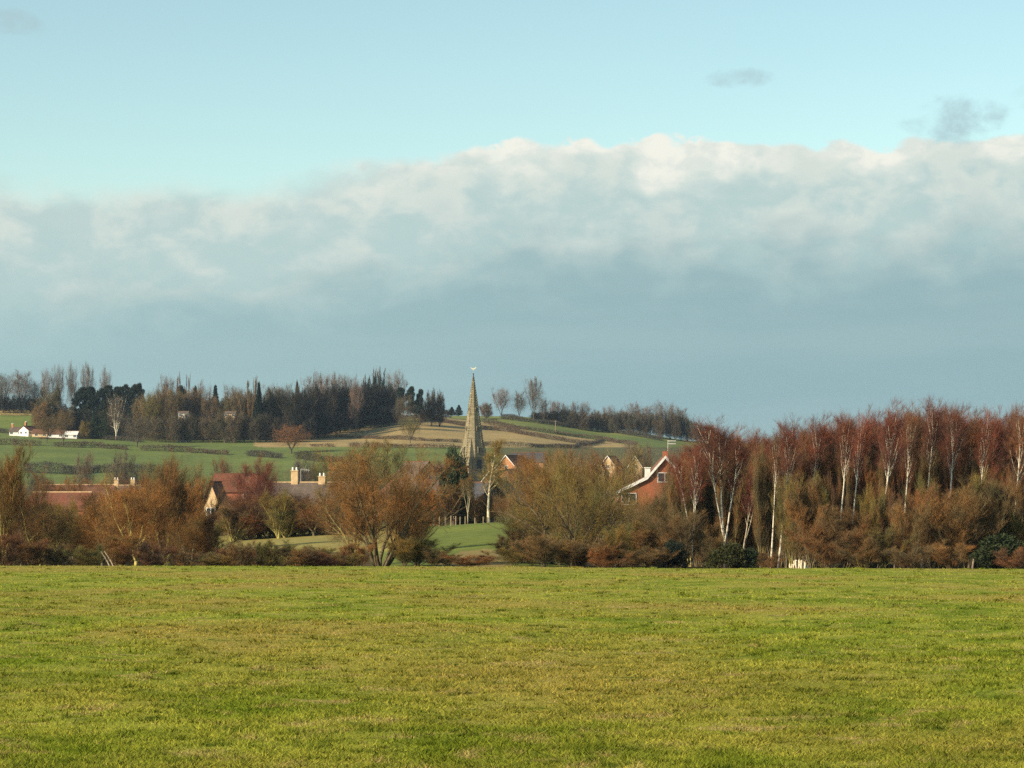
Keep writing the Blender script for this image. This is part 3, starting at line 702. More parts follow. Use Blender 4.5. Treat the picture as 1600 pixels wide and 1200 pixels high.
for k_, (lab, u, d, vt, w_, tn) in enumerate([
    ('dark red scrub at the left edge of the photo', 8, 190, 846, 100, 'redb'), ('rust scrub, second from the left edge', 48, 190, 850, 90, 'rust'),
    ('brown scrub beside the black gap under the long roof', 92, 191, 842, 80, 'brown'), ('olive bush left of the crossed yellow stems', 140, 191, 838, 80, 'olive'),
    ('orange scrub under the leaning yellow stems', 186, 191, 845, 90, 'orange'), ('dark brown scrub below the tall straight-stemmed tree', 240, 190, 850, 90, 'redb'),
    ('brown scrub below the pale gable', 290, 190, 852, 90, 'brown'), ('low olive bush at the start of the sunlit strip of ground', 336, 189, 858, 80, 'olive'),
    ('low dark bush below the red roof', 378, 189, 858, 90, 'brown'), ('olive bush below the bundle of yellow stems', 424, 190, 848, 100, 'olive'),
    ('low brown bush left of the big central tree', 472, 189, 846, 96, 'brown'), ('dark bush at the left foot of the big central tree', 516, 190, 848, 90, 'redb'),
    ('small orange bush before the central tree\'s trunk', 558, 193, 858, 60, 'orange'), ('dark olive scrub on the lawn right of the central tree', 652, 196, 848, 100, 'olive'),
    ('small reddish scrub on the lawn\'s rough patch', 736, 188, 872, 90, 'rust'), ('brown bush at the left foot of the big olive tree', 806, 195, 838, 96, 'olive'),
    ('dark brown scrub left of the olive tree\'s trunk', 850, 191, 850, 80, 'brown'), ('low russet bush right of the olive tree\'s trunk', 944, 190, 858, 80, 'rust'),
    ('brown scrub beneath the brick house', 990, 191, 845, 90, 'brown'), ('dark scrub left of the blue-green conifer bush', 1024, 192, 842, 60, 'brown')]):
    tree('leafless_shrub', lab, 'whip' if k_ % 3 == 1 else 'scrub', u, d, vt + (-16, -8, 6, 10)[k_ % 4] + 4, w_, tuple(.8 * q for q in TINT[tn]), GS, cat='shrub')
rnd.seed(5)
for i in range(39):
    u = -20 + i * 14.5 + rnd.uniform(-5, 5)
    vt = np.interp(u, [0, 40, 70, 150, 170, 230, 300, 318, 344, 370, 440, 520, 540], [735, 780, 796, 796, 765, 752, 752, 806, 806, 778, 790, 790, 775]) + rnd.uniform(-4, 12)
    dd = 338 + rnd.uniform(0, 30) if 338 < u < 560 else 232 + rnd.uniform(0, 40)
    tree('leafless_tree', 'brown leafless tree deep inside the belt between pasture and village', rnd.choice(['round', 'whip', 'upright']), u, dd, vt, rnd.uniform(60, 90), rnd.choice(['brown', 'rust', 'orange', 'redb', 'olive']),
         'trees deep inside the left belt')
for i in range(9):
    u = 815 + i * 26 + rnd.uniform(-7, 7)
    tree('leafless_tree', 'dim brown tree behind the big olive tree', 'upright', u, 250 + rnd.uniform(0, 40), rnd.uniform(765, 790), rnd.uniform(60, 80), rnd.choice(['brown', 'rust', 'olive']), 'trees behind the big olive tree')
# leaning bare stems by the left belt
for lab, pts in [('pale dead stem leaning left at the field edge, nearer of two', [(182, 884), (163, 861)]), ('pale dead stem leaning left behind its twin', [(176, 884), (158, 862)])]:
    b = ground(pts[0][0], 189); e_ = at(pts[1][0], pts[1][1], 190); m = MB()
    m.bar(b - (0, 0, .1), (b + e_) / 2 + (.02, 0, .05), .07, .055); m.bar((b + e_) / 2 + (.02, 0, .05), e_, .055, .03); m.bar((b + e_) / 2, (b + e_) / 2 + (-.3, 0, .5), .03, .01)
    m.obj('dead_stem', M_WOOD, label=lab, category='dead stem', group='leaning dead stems')

# lone trees of the middle
tree('slender_tree', 'slim tree with a pale trunk and olive crown right of the church spire', 'thin', 764, 338, 686, 60, 'olive', bark=(.62, .52, .36), var=0)
tree('slender_tree', 'twin-stemmed pale young birch in front of the dark evergreen', 'forked_birch', 731, 336, 742, 30, 'brown', bark=(.75, .72, .6), var=0)
tree('slender_tree', 'olive wispy tree just right of the pale-trunked one beside the spire', 'upright', 776, 420, 704, 44, 'olive')
tree('pine_tree', 'dark green pine standing against the foot of the church spire', 'bush', 710, 350, 706, 50, (.03, .05, .026), var=1)
tree('pine_tree', 'lower dark green pine beside the one at the spire\'s foot', 'cone', 726, 348, 728, 30, (.03, .045, .025), var=1)
for lab, u, vt, w_ in [('twiggy tree tinted dark as the shade under the pine', 700, 764, 46), ('blackish bushy tree between the two pale trunks', 745, 772, 42), ('shade-darkened bushy tree right of the pale tree trunk', 774, 774, 32)]:
    tree('leafless_tree', lab, 'dense', u, 347, vt, w_, (.07, .05, .03), 'dark trees on the brow of the lawn')  # dark tint paints in the shady area below the pine
tree('clipped_hedge', 'orange beech bush catching the sun left of the dark pine', 'bush', 676, 390, 768, 26, (.55, .17, .035), cat='bush', var=0)
tree('clipped_hedge', 'dark bush left of the orange beech bush', 'bush', 651, 392, 772, 22, (.03, .04, .035), cat='bush', var=1)

GV = 'trees between the village houses'
for lab, kd, u, d, vt, w_, tn in [
    ('wide olive green tree behind the top of the big central tree', 'mid', 592, 560, 688, 96, 'olive'),
    ('dark green-brown tree at the left of the wide olive one', 'mid', 556, 640, 704, 60, 'olive'),
    ('faint brown tree alone on the lower green field', 'mid', 131, 760, 708, 36, 'grey'),
    ('faint brown tree, right one of two on the lower green field', 'mid', 190, 700, 706, 46, 'grey'),
    ('olive bushy tree at the right end of the lower green field\'s hedge', 'mid', 246, 720, 722, 50, 'olive'),
    ('dark rounded bushy tree behind the long roofs', 'mid', 222, 800, 732, 40, (.055, .06, .06)),
    ('dark low tree left of the rounded one behind the long roofs', 'mid', 190, 820, 737, 36, (.06, .065, .065)),
    ('dark low tree above the left end of the long roof', 'mid', 56, 800, 738, 40, (.06, .065, .06)),
    ('russet tree above the long roof', 'mid', 112, 560, 744, 46, 'orange'),
    ('russet tree left of the long roof\'s ridge', 'mid', 78, 560, 748, 44, 'rust'),
    ('brown tree above the middle of the long roofs', 'mid', 150, 600, 748, 40, 'rust'),
    ('purplish tree behind the red-brown round tree', 'mid', 470, 700, 716, 44, (.12, .09, .09)),
    ('green-brown bushy tree behind the two chimneys', 'mid', 500, 720, 718, 60, 'olive'),
    ('brown tree behind the right chimney', 'mid', 530, 640, 722, 50, 'brown'),
    ('grey-brown tree left of the orange gable', 'mid', 632, 640, 722, 36, 'rust'),
    ('russet tree on the edge of the far green field, left of the dark pine', 'mid', 688, 900, 720, 30, 'redb'),
    ('brown tree right of the slim pale-trunked tree', 'mid', 800, 640, 722, 36, 'brown'),
    ('russet tree above the houses right of the spire', 'mid', 826, 700, 706, 40, 'rust'),
    ('russet tree with the far cream gables behind it', 'mid', 870, 620, 704, 56, 'orange'),
    ('rust tree left of the three far cream gables', 'mid', 918, 640, 702, 56, 'rust'),
    ('rust tree below the far cream gables', 'mid', 972, 620, 716, 50, 'orange'),
    ('brown tree left of the white gable\'s peak', 'mid', 1000, 640, 706, 44, 'brown'),
    ('dark olive tree on the slope above the brick house', 'mid', 998, 900, 690, 60, 'grey'),
    ('grey-brown tree on the slope right of the rooftop aerial', 'mid', 1090, 900, 690, 60, 'brown'),
    ('dark brown shrubby tree on the lawn edge, left of the posts', 'mid', 655, 352, 792, 50, 'brown'),
    ('low russet tree behind the row of posts', 'mid', 690, 350, 802, 46, 'orange'),
    ('russet shrub right of the pale tree trunk', 'mid', 790, 345, 775, 40, 'rust'),
    ('brown tree below the orange-lit houses right of the spire', 'mid', 812, 360, 770, 50, 'brown')]:
    tree('village_tree', lab, kd, u, d, vt, w_, tn, GV)
rnd.seed(14)
for i in range(20):
    tree('leafless_tree', 'brown leafless tree behind the sunlit strip of rough ground', rnd.choice(['round', 'whip', 'upright']), 362 + i * 10.5 + rnd.uniform(-4, 4), rnd.uniform(336, 350), rnd.uniform(772, 806), rnd.uniform(64, 96),
         rnd.choice(['brown', 'rust', 'orange', 'redb', 'olive', 'brown']), 'trees behind the sunlit strip', bark=rnd.choice([None, OL]))
for i in range(16):
    tree('leafless_shrub', 'low brown bush before the sunlit strip of rough ground', rnd.choice(['whip', 'scrub']), 322 + i * 15 + rnd.uniform(-5, 5), rnd.uniform(188, 200), rnd.uniform(850, 866), rnd.uniform(46, 70),
         rnd.choice(['brown', 'olive', 'redb', 'olive']), 'low bushes before the sunlit strip', cat='shrub')
for i in range(26):
    u = 790 + i * 10.5 + rnd.uniform(-4, 4)
    tree('leafless_shrub', 'olive-brown bush in the tangle under the big olive tree', rnd.choice(['whip', 'scrub', 'whip']), u, rnd.uniform(190, 214), rnd.uniform(818, 858), rnd.uniform(46, 76),
         rnd.choice(['brown', 'olive', 'olive', 'rust', 'brown']), 'bushes under the big olive tree', cat='shrub')
for lab, u, vt, w_, tn in [('wispy olive bush on the lawn, nearest right of the central tree', 632, 838, 60, 'olive'), ('wispy brown bush on the lawn, farther right of the central tree', 678, 858, 56, 'brown'),
                           ('low wispy bush at the lawn\'s near corner beside the reddish scrub', 700, 868, 50, 'olive')]:
    tree('leafless_shrub', lab, 'whip', u, 194, vt, w_, tn, 'wispy bushes on the lawn', cat='shrub')
rnd.seed(8)
for i in range(34):
    u = 20 + i * 31 + rnd.uniform(-10, 10)
    if 700 < u < 770 or 312 < u < 345: continue
    tree('village_tree', 'small brown tree lost between the village gardens', 'mid', u, rnd.uniform(420, 860), np.interp(u, [0, 300, 600, 800, 1100], [765, 766, 758, 752, 735]) + rnd.uniform(-6, 8), rnd.uniform(30, 46),
         rnd.choice(['brown', 'rust', 'grey', 'olive', 'redb']), 'small trees in the village gardens')

# ------------------------------------------------------------------ the hilltop woods
GH = 'trees of the hilltop wood'
DK = (.085, .070, .055)
hill = [
 ('round dark bare tree in the far left corner of the skyline', 'far', 6, 1420, 584, 44, 'grey'), ('broad bare tree second from the left on the skyline', 'far', 34, 1410, 580, 46, 'greyp'),
 ('small bluish tree between the corner trees and the tall bare poplars', 'far', 56, 1420, 596, 24, (.10, .12, .13)),
 ('bare poplar, first of the pale row on the left skyline', 'far', 73, 1370, 576, 22, 'greyp'), ('bare poplar, second of the pale row on the left skyline', 'far', 91, 1370, 571, 20, 'greyp'),
 ('bare poplar, third of the pale row, standing clear with sky on both sides', 'far', 112, 1370, 568, 22, 'greyp'), ('bare poplar, fourth of the pale row, fullest crown', 'far', 136, 1370, 568, 24, 'greyp'),
 ('bare poplar, rightmost of the pale row, its stem showing', 'far', 165, 1370, 574, 22, 'greyp'),
 ('dome of dark ivy-clad tree above the white cottages', 'dense', 80, 1262, 605, 50, (.13, .11, .07)), ('brown tree half hiding the white cottages', 'dense', 66, 1250, 628, 34, 'brown'),
 ('russet-brown tree right of the dark dome', 'dense', 100, 1258, 632, 36, 'grey'),
]
for u, vt, w_, l in [(124, 606, 26, 'leftmost'), (141, 605, 24, 'second'), (155, 608, 26, 'third'), (171, 603, 24, 'fourth'), (184, 605, 22, 'fifth'), (197, 602, 22, 'sixth'), (208, 602, 20, 'seventh'), (221, 600, 18, 'rightmost')]:
    hill.append((f'dark pine, {l} of the clump of eight left of the tall brown trees', 'pine', u, 1290, vt, w_, 'blue'))
hill += [
 ('low dark conifer, left one in front of the pine clump', 'cone', 148, 1225, 644, 22, 'pine'), ('low dark conifer, right one in front of the pine clump', 'cone', 164, 1225, 642, 22, 'pine'),
 ('low brown bush left of the low dark conifers', 'dense', 132, 1222, 658, 20, 'olive'),
 ('thin tree with two white stems in front of the pine clump', 'far', 181, 1222, 618, 30, 'grey'),
 ('bare tree with dark trunk alone on the green field\'s upper edge', 'far', 214, 1170, 650, 44, 'grey'),
 ('spindly bare tree standing in the field hedge below the cottages', 'far', 99, 1165, 640, 36, 'brown'), ('small bare tree left of the spindly one in the hedge', 'far', 73, 1180, 650, 38, 'brown'),
 ('lone round tree with rusty leaves on the green field', 'far', 455, 1130, 664, 62, 'autumn'),
 ('thin-leaved single tree on the tan hillside', 'far', 641, 1175, 652, 34, 'olive'),
 ('pale olive tree, left end of the tall brown mixed trees', 'far', 236, 1235, 612, 32, 'olive'), ('domed brown tree beside the pine clump', 'far', 252, 1242, 602, 34, 'brown'),
 ('narrow bare poplar poking above the mixed trees, left of two', 'poplar', 277, 1250, 584, 12, 'greyp'), ('narrow bare poplar poking above the mixed trees, right of two', 'poplar', 293, 1250, 586, 12, 'greyp'),
 ('faint bare crown left of the two narrow poplars', 'far', 262, 1300, 588, 30, 'greyp'), ('faint bare crown behind the narrow poplars', 'far', 316, 1310, 597, 34, 'greyp'),
 ('dark conifer behind the two narrow poplars', 'pine', 283, 1270, 604, 22, 'blue'), ('dark-topped conifer, right of the narrow poplars', 'cone', 305, 1262, 606, 20, 'blue'),
 ('pointed dark conifer at the dip in the skyline', 'cone', 336, 1262, 604, 20, 'blue'), ('rounded bare crown over the farmhouse with windows', 'far', 366, 1290, 603, 44, 'grey'),
 ('tall narrow brown poplar right of the dip in the skyline', 'poplar', 391, 1235, 590, 18, 'brown'), ('narrow bare poplar beside the tall brown one', 'poplar', 398, 1262, 592, 11, 'grey'),
 ('dark spire-like conifer beside the narrow poplars', 'cone', 404, 1240, 600, 18, 'blue'),
 ('bare brown crown right of the spire-like conifer', 'far', 424, 1270, 602, 36, 'greyp'), ('bare brown crown above the lone rusty tree', 'far', 444, 1270, 601, 34, 'grey'),
 ('pointed reddish tree at the left of the tall pale crowns', 'cone', 464, 1262, 598, 16, (.12, .085, .06)),
 ('pale bare crown, first of the tall row', 'far', 486, 1290, 586, 34, 'greyp'), ('pale bare crown, second of the tall row', 'far', 504, 1290, 583, 32, 'greyp'), ('pale bare crown, third of the tall row', 'far', 522, 1290, 584, 32, 'greyp'),
 ('pale bare crown, fourth of the tall row', 'far', 541, 1290, 586, 30, 'greyp'), ('thin pale crown before the dark poplars', 'far', 556, 1290, 588, 24, 'greyp'),
 ('bare poplar left of the highest clump', 'poplar', 571, 1275, 586, 13, 'greyp'), ('bare poplar, left half of the highest clump', 'poplar', 585, 1272, 576, 15, 'greyp'), ('bare poplar, right half of the highest clump', 'poplar', 594, 1275, 575, 15, 'grey'),
 ('faint bare crown right of the highest clump', 'far', 618, 1300, 580, 34, 'greyp'),
 ('blackish tree under the highest clump, left', 'dense', 572, 1262, 596, 22, 'blue'), ('blackish tree under the highest clump, middle', 'dense', 590, 1262, 588, 24, 'blue'), ('blackish tree at the right end of the dark wood', 'dense', 606, 1266, 600, 24, 'blue'),
 ('small dark pine, leftmost of the airy group right of the dark wood', 'pine', 627, 1330, 606, 18, 'blue'), ('small dark pine, second of the airy group', 'pine', 641, 1330, 605, 16, 'blue'),
 ('small dark pine, third of the airy group', 'pine', 655, 1330, 609, 16, 'blue'), ('dense dark round tree, left of the pair above the parked cars', 'dense', 674, 1340, 610, 20, DK), ('dense dark round tree, right of the pair above the parked cars', 'dense', 687, 1340, 613, 20, DK),
 ('brown bare tree under the airy pines', 'far', 630, 1300, 618, 34, 'grey'), ('low dark tree behind the parked cars', 'dense', 656, 1345, 625, 30, DK),
 ('small distant conifer left of the spire', 'cone', 706, 1560, 636, 12, 'blue'), ('small distant conifer next to the spire', 'cone', 717, 1560, 633, 12, 'blue'), ('low distant copse tree left of the spire', 'dense', 698, 1560, 640, 20, DK),
 ('low dark tree immediately right of the spire', 'dense', 760, 1480, 630, 22, 'grey'), ('rounded bare tree right of the spire', 'far', 783, 1480, 606, 32, 'greyp'),
 ('bare tree with open crown left of the tallest one', 'far', 811, 1480, 612, 26, 'grey'), ('tallest bare tree on the right-hand skyline', 'far', 834, 1480, 590, 30, 'grey'), ('leaning small bare tree at the foot of the tallest', 'far', 850, 1480, 622, 18, 'grey'),
]
def wood_d(u, d):
    return d if u < 476 or u > 622 or d > 1400 else max(d, hit(u, 689 - (u - 476) * .19, 1150) + (d - 1225) * .8)
for l in hill:
    lab, kd, u, d, vt, w_, tn = l
    if 'pale bare' in lab or 'bare poplar' in lab or 'faint bare' in lab or 'conifer' in lab or 'blackish' in lab: d = wood_d(u, d)
    tree('pine_tree' if kd == 'pine' else 'conifer_tree' if kd == 'cone' else 'poplar_tree' if 'poplar' in lab else 'bare_tree', lab, kd, u, d, vt, w_, tn, GH,
         bark=(.85, .8, .65) if 'white stems' in lab else (.10, .085, .06), var=None)
rnd.seed(21)
for i in range(44):                                            # the body of the wood
    u = 228 + i * 9.0 + rnd.uniform(-4, 4); vt = np.interp(u, [228, 300, 380, 420, 470, 560, 610], [614, 612, 619, 612, 607, 601, 602]) + rnd.uniform(-5, 12)
    dkr = np.interp(u, [228, 360, 460, 620], [0, .2, .9, 1]); tn = rnd.choice([(.17, .135, .075), (.15, .12, .085), (.19, .14, .08)]); tn = tuple(a * (1 - dkr) + b * dkr for a, b in zip(tn, (.034, .036, .036)))
    tree('bare_tree', 'dull brown tree in the solid body of the hilltop wood', 'dense', u, wood_d(u, 1236 + rnd.uniform(0, 20)), vt, rnd.uniform(26, 36), tn, 'trees in the body of the hilltop wood')
for i in range(24):
    u = 232 + i * 16.5 + rnd.uniform(-5, 5); dkr = np.interp(u, [228, 360, 460, 620], [.1, .3, 1, 1])
    tn = tuple(a * (1 - dkr) + b * dkr for a, b in zip((.15, .12, .08), (.028, .031, .033)))
    tree('bare_tree', 'low tree along the front edge of the hilltop wood', 'dense', u, wood_d(u, 1212 + rnd.uniform(0, 8)), (647 if abs(u - 287) < 17 or abs(u - 360) < 17 else rnd.uniform(646, 656)) - max(0, u - 480) * .12, rnd.uniform(24, 34), tn, 'low trees along the front of the hilltop wood')
for i in range(10):
    tree('bare_tree', 'dark understorey tree below the pine clump', 'dense', 112 + i * 12 + rnd.uniform(-3, 3), 1262, rnd.uniform(640, 652), 26, (.05, .055, .045), 'understorey below the pine clump')
for i in range(7):
    tree('bare_tree', 'blackish hedge tree along the far left skyline', 'dense', -6 + i * 11, 1405, rnd.uniform(616, 622), 20, (.03, .034, .03), 'blackish trees along the far left skyline')
for u, vt, w_, l in [(868, 626, 24, 'first'), (882, 630, 18, 'second'), (897, 627, 14, 'third'), (913, 628, 22, 'fourth'), (932, 640, 20, 'fifth'), (952, 634, 24, 'sixth'), (972, 638, 20, 'seventh'), (990, 629, 30, 'eighth'), (1010, 634, 22, 'ninth'),
                     (1030, 627, 28, 'tenth'), (1048, 630, 24, 'eleventh'), (1064, 637, 30, 'twelfth')]:
    tree('bare_tree', f'bare crown above the long tree belt on the right ridge, {l} from left', 'far', u, 1500, vt, w_, 'greyp' if u < 1056 else 'grey', 'bare crowns on the right-hand ridge', bark=(.1, .085, .06))
for i in range(34):
    u = 838 + i * 9.4 + rnd.uniform(-2, 2); vt = np.interp(u, [838, 900, 980, 1060, 1100, 1150], [643, 641, 646, 645, 662, 690]) + rnd.uniform(-2, 4)
    tree('bare_tree', 'dark grey-brown tree in the long belt along the right-hand ridge', 'dense', u, 1485 + rnd.uniform(0, 12), vt, 20, (.105, .09, .07), 'belt of trees along the right-hand ridge')

# ------------------------------------------------------------------ hedges of the fields
def hedge(lab, pts, h, w_, col, d0=960):
    g = np.random.default_rng(abs(hash(lab[:7])) % 1 + len(lab) * 7)
    P = []
    for (u0, v0), (u1, v1) in zip(pts[:-1], pts[1:]):
        k = max(2, int(abs(u1 - u0) / 6))
        for t in np.linspace(0, 1, k, endpoint=False):
            u = u0 + (u1 - u0) * t; v = v0 + (v1 - v0) * t; d = hit(u, v, d0); P.append(ground(u, d))
    P = np.array(P); seg = np.linalg.norm(np.diff(P, axis=0), axis=1); cum = np.r_[0, np.cumsum(seg)]
    h *= .8; n = int(cum[-1] * 70 * h / 2); s = g.uniform(0, cum[-1], n)
    base = np.stack([np.interp(s, cum, P[:, k]) for k in range(3)], -1)
    hh = h * (.72 + .3 * np.sin(s * .11) * np.sin(s * .037 + 1) + .22 * g.random(n)); up = g.random(n) ** .8
    p = base + np.stack([g.normal(0, w_ * .3, n), g.normal(0, w_ * .3, n), up * hh], -1); T = Tree(1); T.g = g
    T.sliv(p, nrm(g.normal(0, 1, (n, 3)) + (0, 0, .6)) * .5, .16, g.normal(.45, .2, n).clip(0, 1))
    V = np.concatenate(T.V); c = P[len(P) // 2]
    o = obj('hedge', mesh('hedge', V - c, np.concatenate(T.T), None, M_LEAF, False, {'tint': np.concatenate(T.tint)}), label=lab, category='hedge', group='field hedges')
    o.location = [float(q) for q in c]; o.color = (*col, 1)
HB, HD, HG = (.12, .088, .062), (.075, .068, .058), (.085, .080, .045)
hedge('brown hedge along the left part of the green field', [(-20, 695), (70, 697)], 3.2, 2, HB)
hedge('thin ragged hedge between the spindly tree and the dark-trunked tree', [(84, 699), (150, 700), (206, 704)], 3.0, 2, HB)
hedge('long brown hedge right of the dark-trunked tree on the green field', [(220, 704), (300, 708), (362, 712)], 3.4, 2, HB)
hedge('short hedge left of the lone rusty tree', [(384, 713), (422, 716), (446, 717)], 3.2, 2, HD)
hedge('hedge bordering the foot of the green field behind the chimneys', [(462, 717), (500, 722), (548, 722)], 4, 3, HG)
hedge('dark hedge closing the bottom of the far green field', [(36, 739), (110, 742), (160, 738), (250, 738)], 5, 3, HD, 820)
hedge('low hedge along the road below the white cottages', [(-20, 675), (40, 680), (120, 684), (230, 692)], 2.4, 2, HD)
hedge('hedge across the tan hillside, upper of two', [(440, 686), (520, 684), (640, 688), (700, 691), (728, 692)], 2.2, 2, HB)
hedge('broken line of bushes at the foot of the tan hillside', [(486, 698), (530, 699)], 1.6, 2, HB)
hedge('hedge across the tan hillside, lower of two', [(545, 699), (640, 700), (728, 702)], 2.6, 2, HB)
hedge('hedge with posts running down from the parked cars', [(655, 655), (690, 660), (735, 668), (800, 676), (860, 687), (930, 697)], 3.4, 3, HB)
hedge('dark hedge right of the spire', [(752, 660), (784, 662)], 3.2, 3, HD)
hedge('upper hedge of the right-hand slope', [(786, 655), (860, 664), (960, 676), (1040, 690)], 3.6, 3, HD)
hedge('middle hedge of the right-hand slope', [(756, 663), (830, 673), (900, 683), (1000, 697)], 2.8, 3, HB)
hedge('hedge along the lower edge of the tan field on the right', [(750, 697), (830, 699), (900, 700), (926, 694), (950, 692)], 2.6, 2, HD)
hedge('low pale-brown hedge along the hilltop road at far left', [(-20, 649), (60, 650)], 1.2, 2, (.3, .24, .12))

# ------------------------------------------------------------------ the church
def church():
    d = 900.; u0 = 737.5; b = ground(u0 + 2, d); top = at(737.5, 577, d)
    e = empty('church', b, R(32), label='grey-gold stone church with a tall tapering spire, weathercock on top', category='church')
    k = d / F
    zt = at(738, 716, d)[2] - b[2]; ztip = at(738, 588, d)[2] - b[2]
    hw = 3.9
    m = MB(); m.box((0, 0, zt / 2 - .5), (2 * hw, 2 * hw, zt + 1))
    for sx in (-1, 1):
        for sy in (-1, 1):
            m.box((sx * (hw + .15), sy * (hw + .15), zt * .42), (1.4, 1.4, zt * .84)); m.box((sx * hw, sy * hw, zt * .9), (1.0, 1.0, zt * .12))
    for q in (.35, .68, .97): m.box((0, 0, zt * q), (2 * hw + .5, 2 * hw + .5, .35))
    tw = m.obj('tower', M_STONE, e)
    for a in range(4):
        q = MB(); c, s = round(math.cos(a * math.pi / 2)), round(math.sin(a * math.pi / 2))
        q.box((c * (hw + .02), s * (hw + .02), zt * .82), (.3 if c else 1.9, .3 if s else 1.9, 3.4)); q.obj('louvre_opening', M_DARK, tw)  # dark slab paints the shade inside the belfry opening
    # broach spire: octagon rising out of the square tower
    m = MB(); r0 = hw * 1.0; N = 12
    ri = [r0 * (1 - i / N) ** 1.0 + .12 for i in range(N + 1)]; H = ztip - zt
    V = []
    for i in range(N + 1):
        for j in range(8):
            a = R(22.5 + 45 * j); rr = ri[i] / math.cos(R(22.5)); V.append((math.cos(a) * rr, math.sin(a) * rr, zt + .15 + H * i / N))
    m.add(V, [(i * 8 + j, i * 8 + (j + 1) % 8, i * 8 + 8 + (j + 1) % 8, i * 8 + 8 + j) for i in range(N) for j in range(8)])
    for j in range(8):   # ribs on the angles, with rough crockets
        a = R(22.5 + 45 * j)
        for i in range(34):
            t = i / 34; rr = (r0 * (1 - t) + .12) / math.cos(R(22.5)) + .04
            m.box((math.cos(a) * rr, math.sin(a) * rr, zt + .3 + H * t), (.17, .17, H / 34 * .62), a)
    for sx in (-1, 1):
        for sy in (-1, 1):   # broaches
            hb = 7.5; rr = r0 * (1 - hb / H)
            m.add([(sx * hw, sy * hw, zt + .15), (sx * hw * .2, sy * hw, zt + .15), (sx * hw, sy * hw * .2, zt + .15), (sx * rr * .74, sy * rr * .74, zt + hb)], [], [(0, 1, 3), (0, 3, 2), (0, 2, 1), (1, 2, 3)])
    spx = m.obj('spire', M_STONE, e)
    for t, sc in ((.10, 1.), (.36, .7), (.60, .5)):
        for a in range(0, 360, 90):
            rr = r0 * (1 - t) + .12; q = MB(); c, s = math.cos(R(a)), math.sin(R(a)); z = zt + H * t
            q.box((c * (rr + .1), s * (rr + .1), z), (.8 * sc, 1.0 * sc, 2.2 * sc), R(a)); l = q.obj('lucarne', M_STONE, spx)
            q = MB(); q.box((c * (rr + .1 + .41 * sc), s * (rr + .1 + .41 * sc), z - .1), (.06, .5 * sc, 1.5 * sc), R(a)); q.obj('opening', M_DARK, spx)  # solid dark slab stands in for shade inside the hole
    m = MB(); zc = zt + H * .955; m.bar((0, 0, zc), (0, 0, zc + H * .05 + .6), .36, .10, 8); m.bar((0, 0, zc + H * .05 + .5), (0, 0, zc + H * .05 + .9), .26, .26, 8); m.obj('spire_cap', M_DARK, e)
    zk = top[2] - b[2]; m = MB(); m.bar((0, 0, zc + 1.8), (0, 0, zk - .2), .035, .03); m.obj('vane_rod', M_METAL, e)
    m = MB(); m.add([(x, y, zk + z) for y in (-.09, .09) for x, z in ((-1.05, .75), (-.6, .1), (.1, -.3), (.6, .15), (1.05, .55), (.75, .9), (.3, .35), (-.35, .35))],
                    [(i, (i + 1) % 8, 8 + (i + 1) % 8, 8 + i) for i in range(8)] + [(0, 1, 6, 7)[::-1], (8, 9, 14, 15)],
                    [(1, 2, 6), (2, 3, 6), (3, 4, 5), (3, 5, 6), (9, 14, 10), (10, 14, 11), (11, 13, 12), (11, 14, 13)]); o = m.obj('weathercock', M_GOLD, e); o.rotation_euler = (0, 0, -R(32))
    m = MB(); L = 22.; m.prism([(-5, -.5), (5, -.5), (5, 6), (0, 10.2), (-5, 6)], hw, hw + L); m.obj('nave', M_STONE, e)
    m = MB()
    for sx in (-1, 1): m.add([(sx * 5.4, hw + .01, 5.9), (0, hw + .01, 10.5), (0, hw + L + .3, 10.5), (sx * 5.4, hw + L + .3, 5.9), (sx * 5.4, hw + .01, 6.1), (0, hw + .01, 10.75), (0, hw + L + .3, 10.75), (sx * 5.4, hw + L + .3, 6.1)],
                             [(0, 1, 2, 3), (4, 7, 6, 5), (0, 4, 5, 1), (3, 2, 6, 7), (0, 3, 7, 4)])
    m.obj('nave_roof', M_SLATE, e)
church()

# ------------------------------------------------------------------ houses
def roof_slabs(m, hw, y0, y1, ze, zr, over=.35, th=.16):
    for s in (-1, 1):
        sl_ = (zr - ze) / hw; xe = s * (hw + over); zo = ze - over * sl_
        V = [(xe, y0 - over, zo), (0, y0 - over, zr), (0, y1 + over, zr), (xe, y1 + over, zo)]; V += [(x, y, z + th) for x, y, z in V]
        m.add(V, [(0, 1, 2, 3), (4, 7, 6, 5), (0, 4, 5, 1), (3, 2, 6, 7), (0, 3, 7, 4), (1, 5, 6, 2)])
def window(parent, x, y, z, w_, h, face='x', s=1, frame=None):
    """frame standing 3 cm proud of the wall, pane inside it"""
    f = MB(); t = .09
    def bx(a, c, da, dc):
        if face == 'y': f.box((x + a, y + s * .03, z + c), (da, .09, dc))
        else: f.box((x + s * .03, y + a, z + c), (.09, da, dc))
    bx(0, h / 2, w_, t); bx(0, -h / 2, w_ + .1, t * 1.3); bx(-w_ / 2, 0, t, h - t); bx(w_ / 2, 0, t, h - t); bx(0, 0, t * .8, h - t)
    fr = f.obj('window', frame or M_WHITE, parent); p = MB()
    p.box((x, y + s * .01, z) if face == 'y' else (x + s * .01, y, z), (w_ - t, .04, h - t) if face == 'y' else (.04, w_ - t, h - t)); p.obj('pane', M_GLASS, fr)
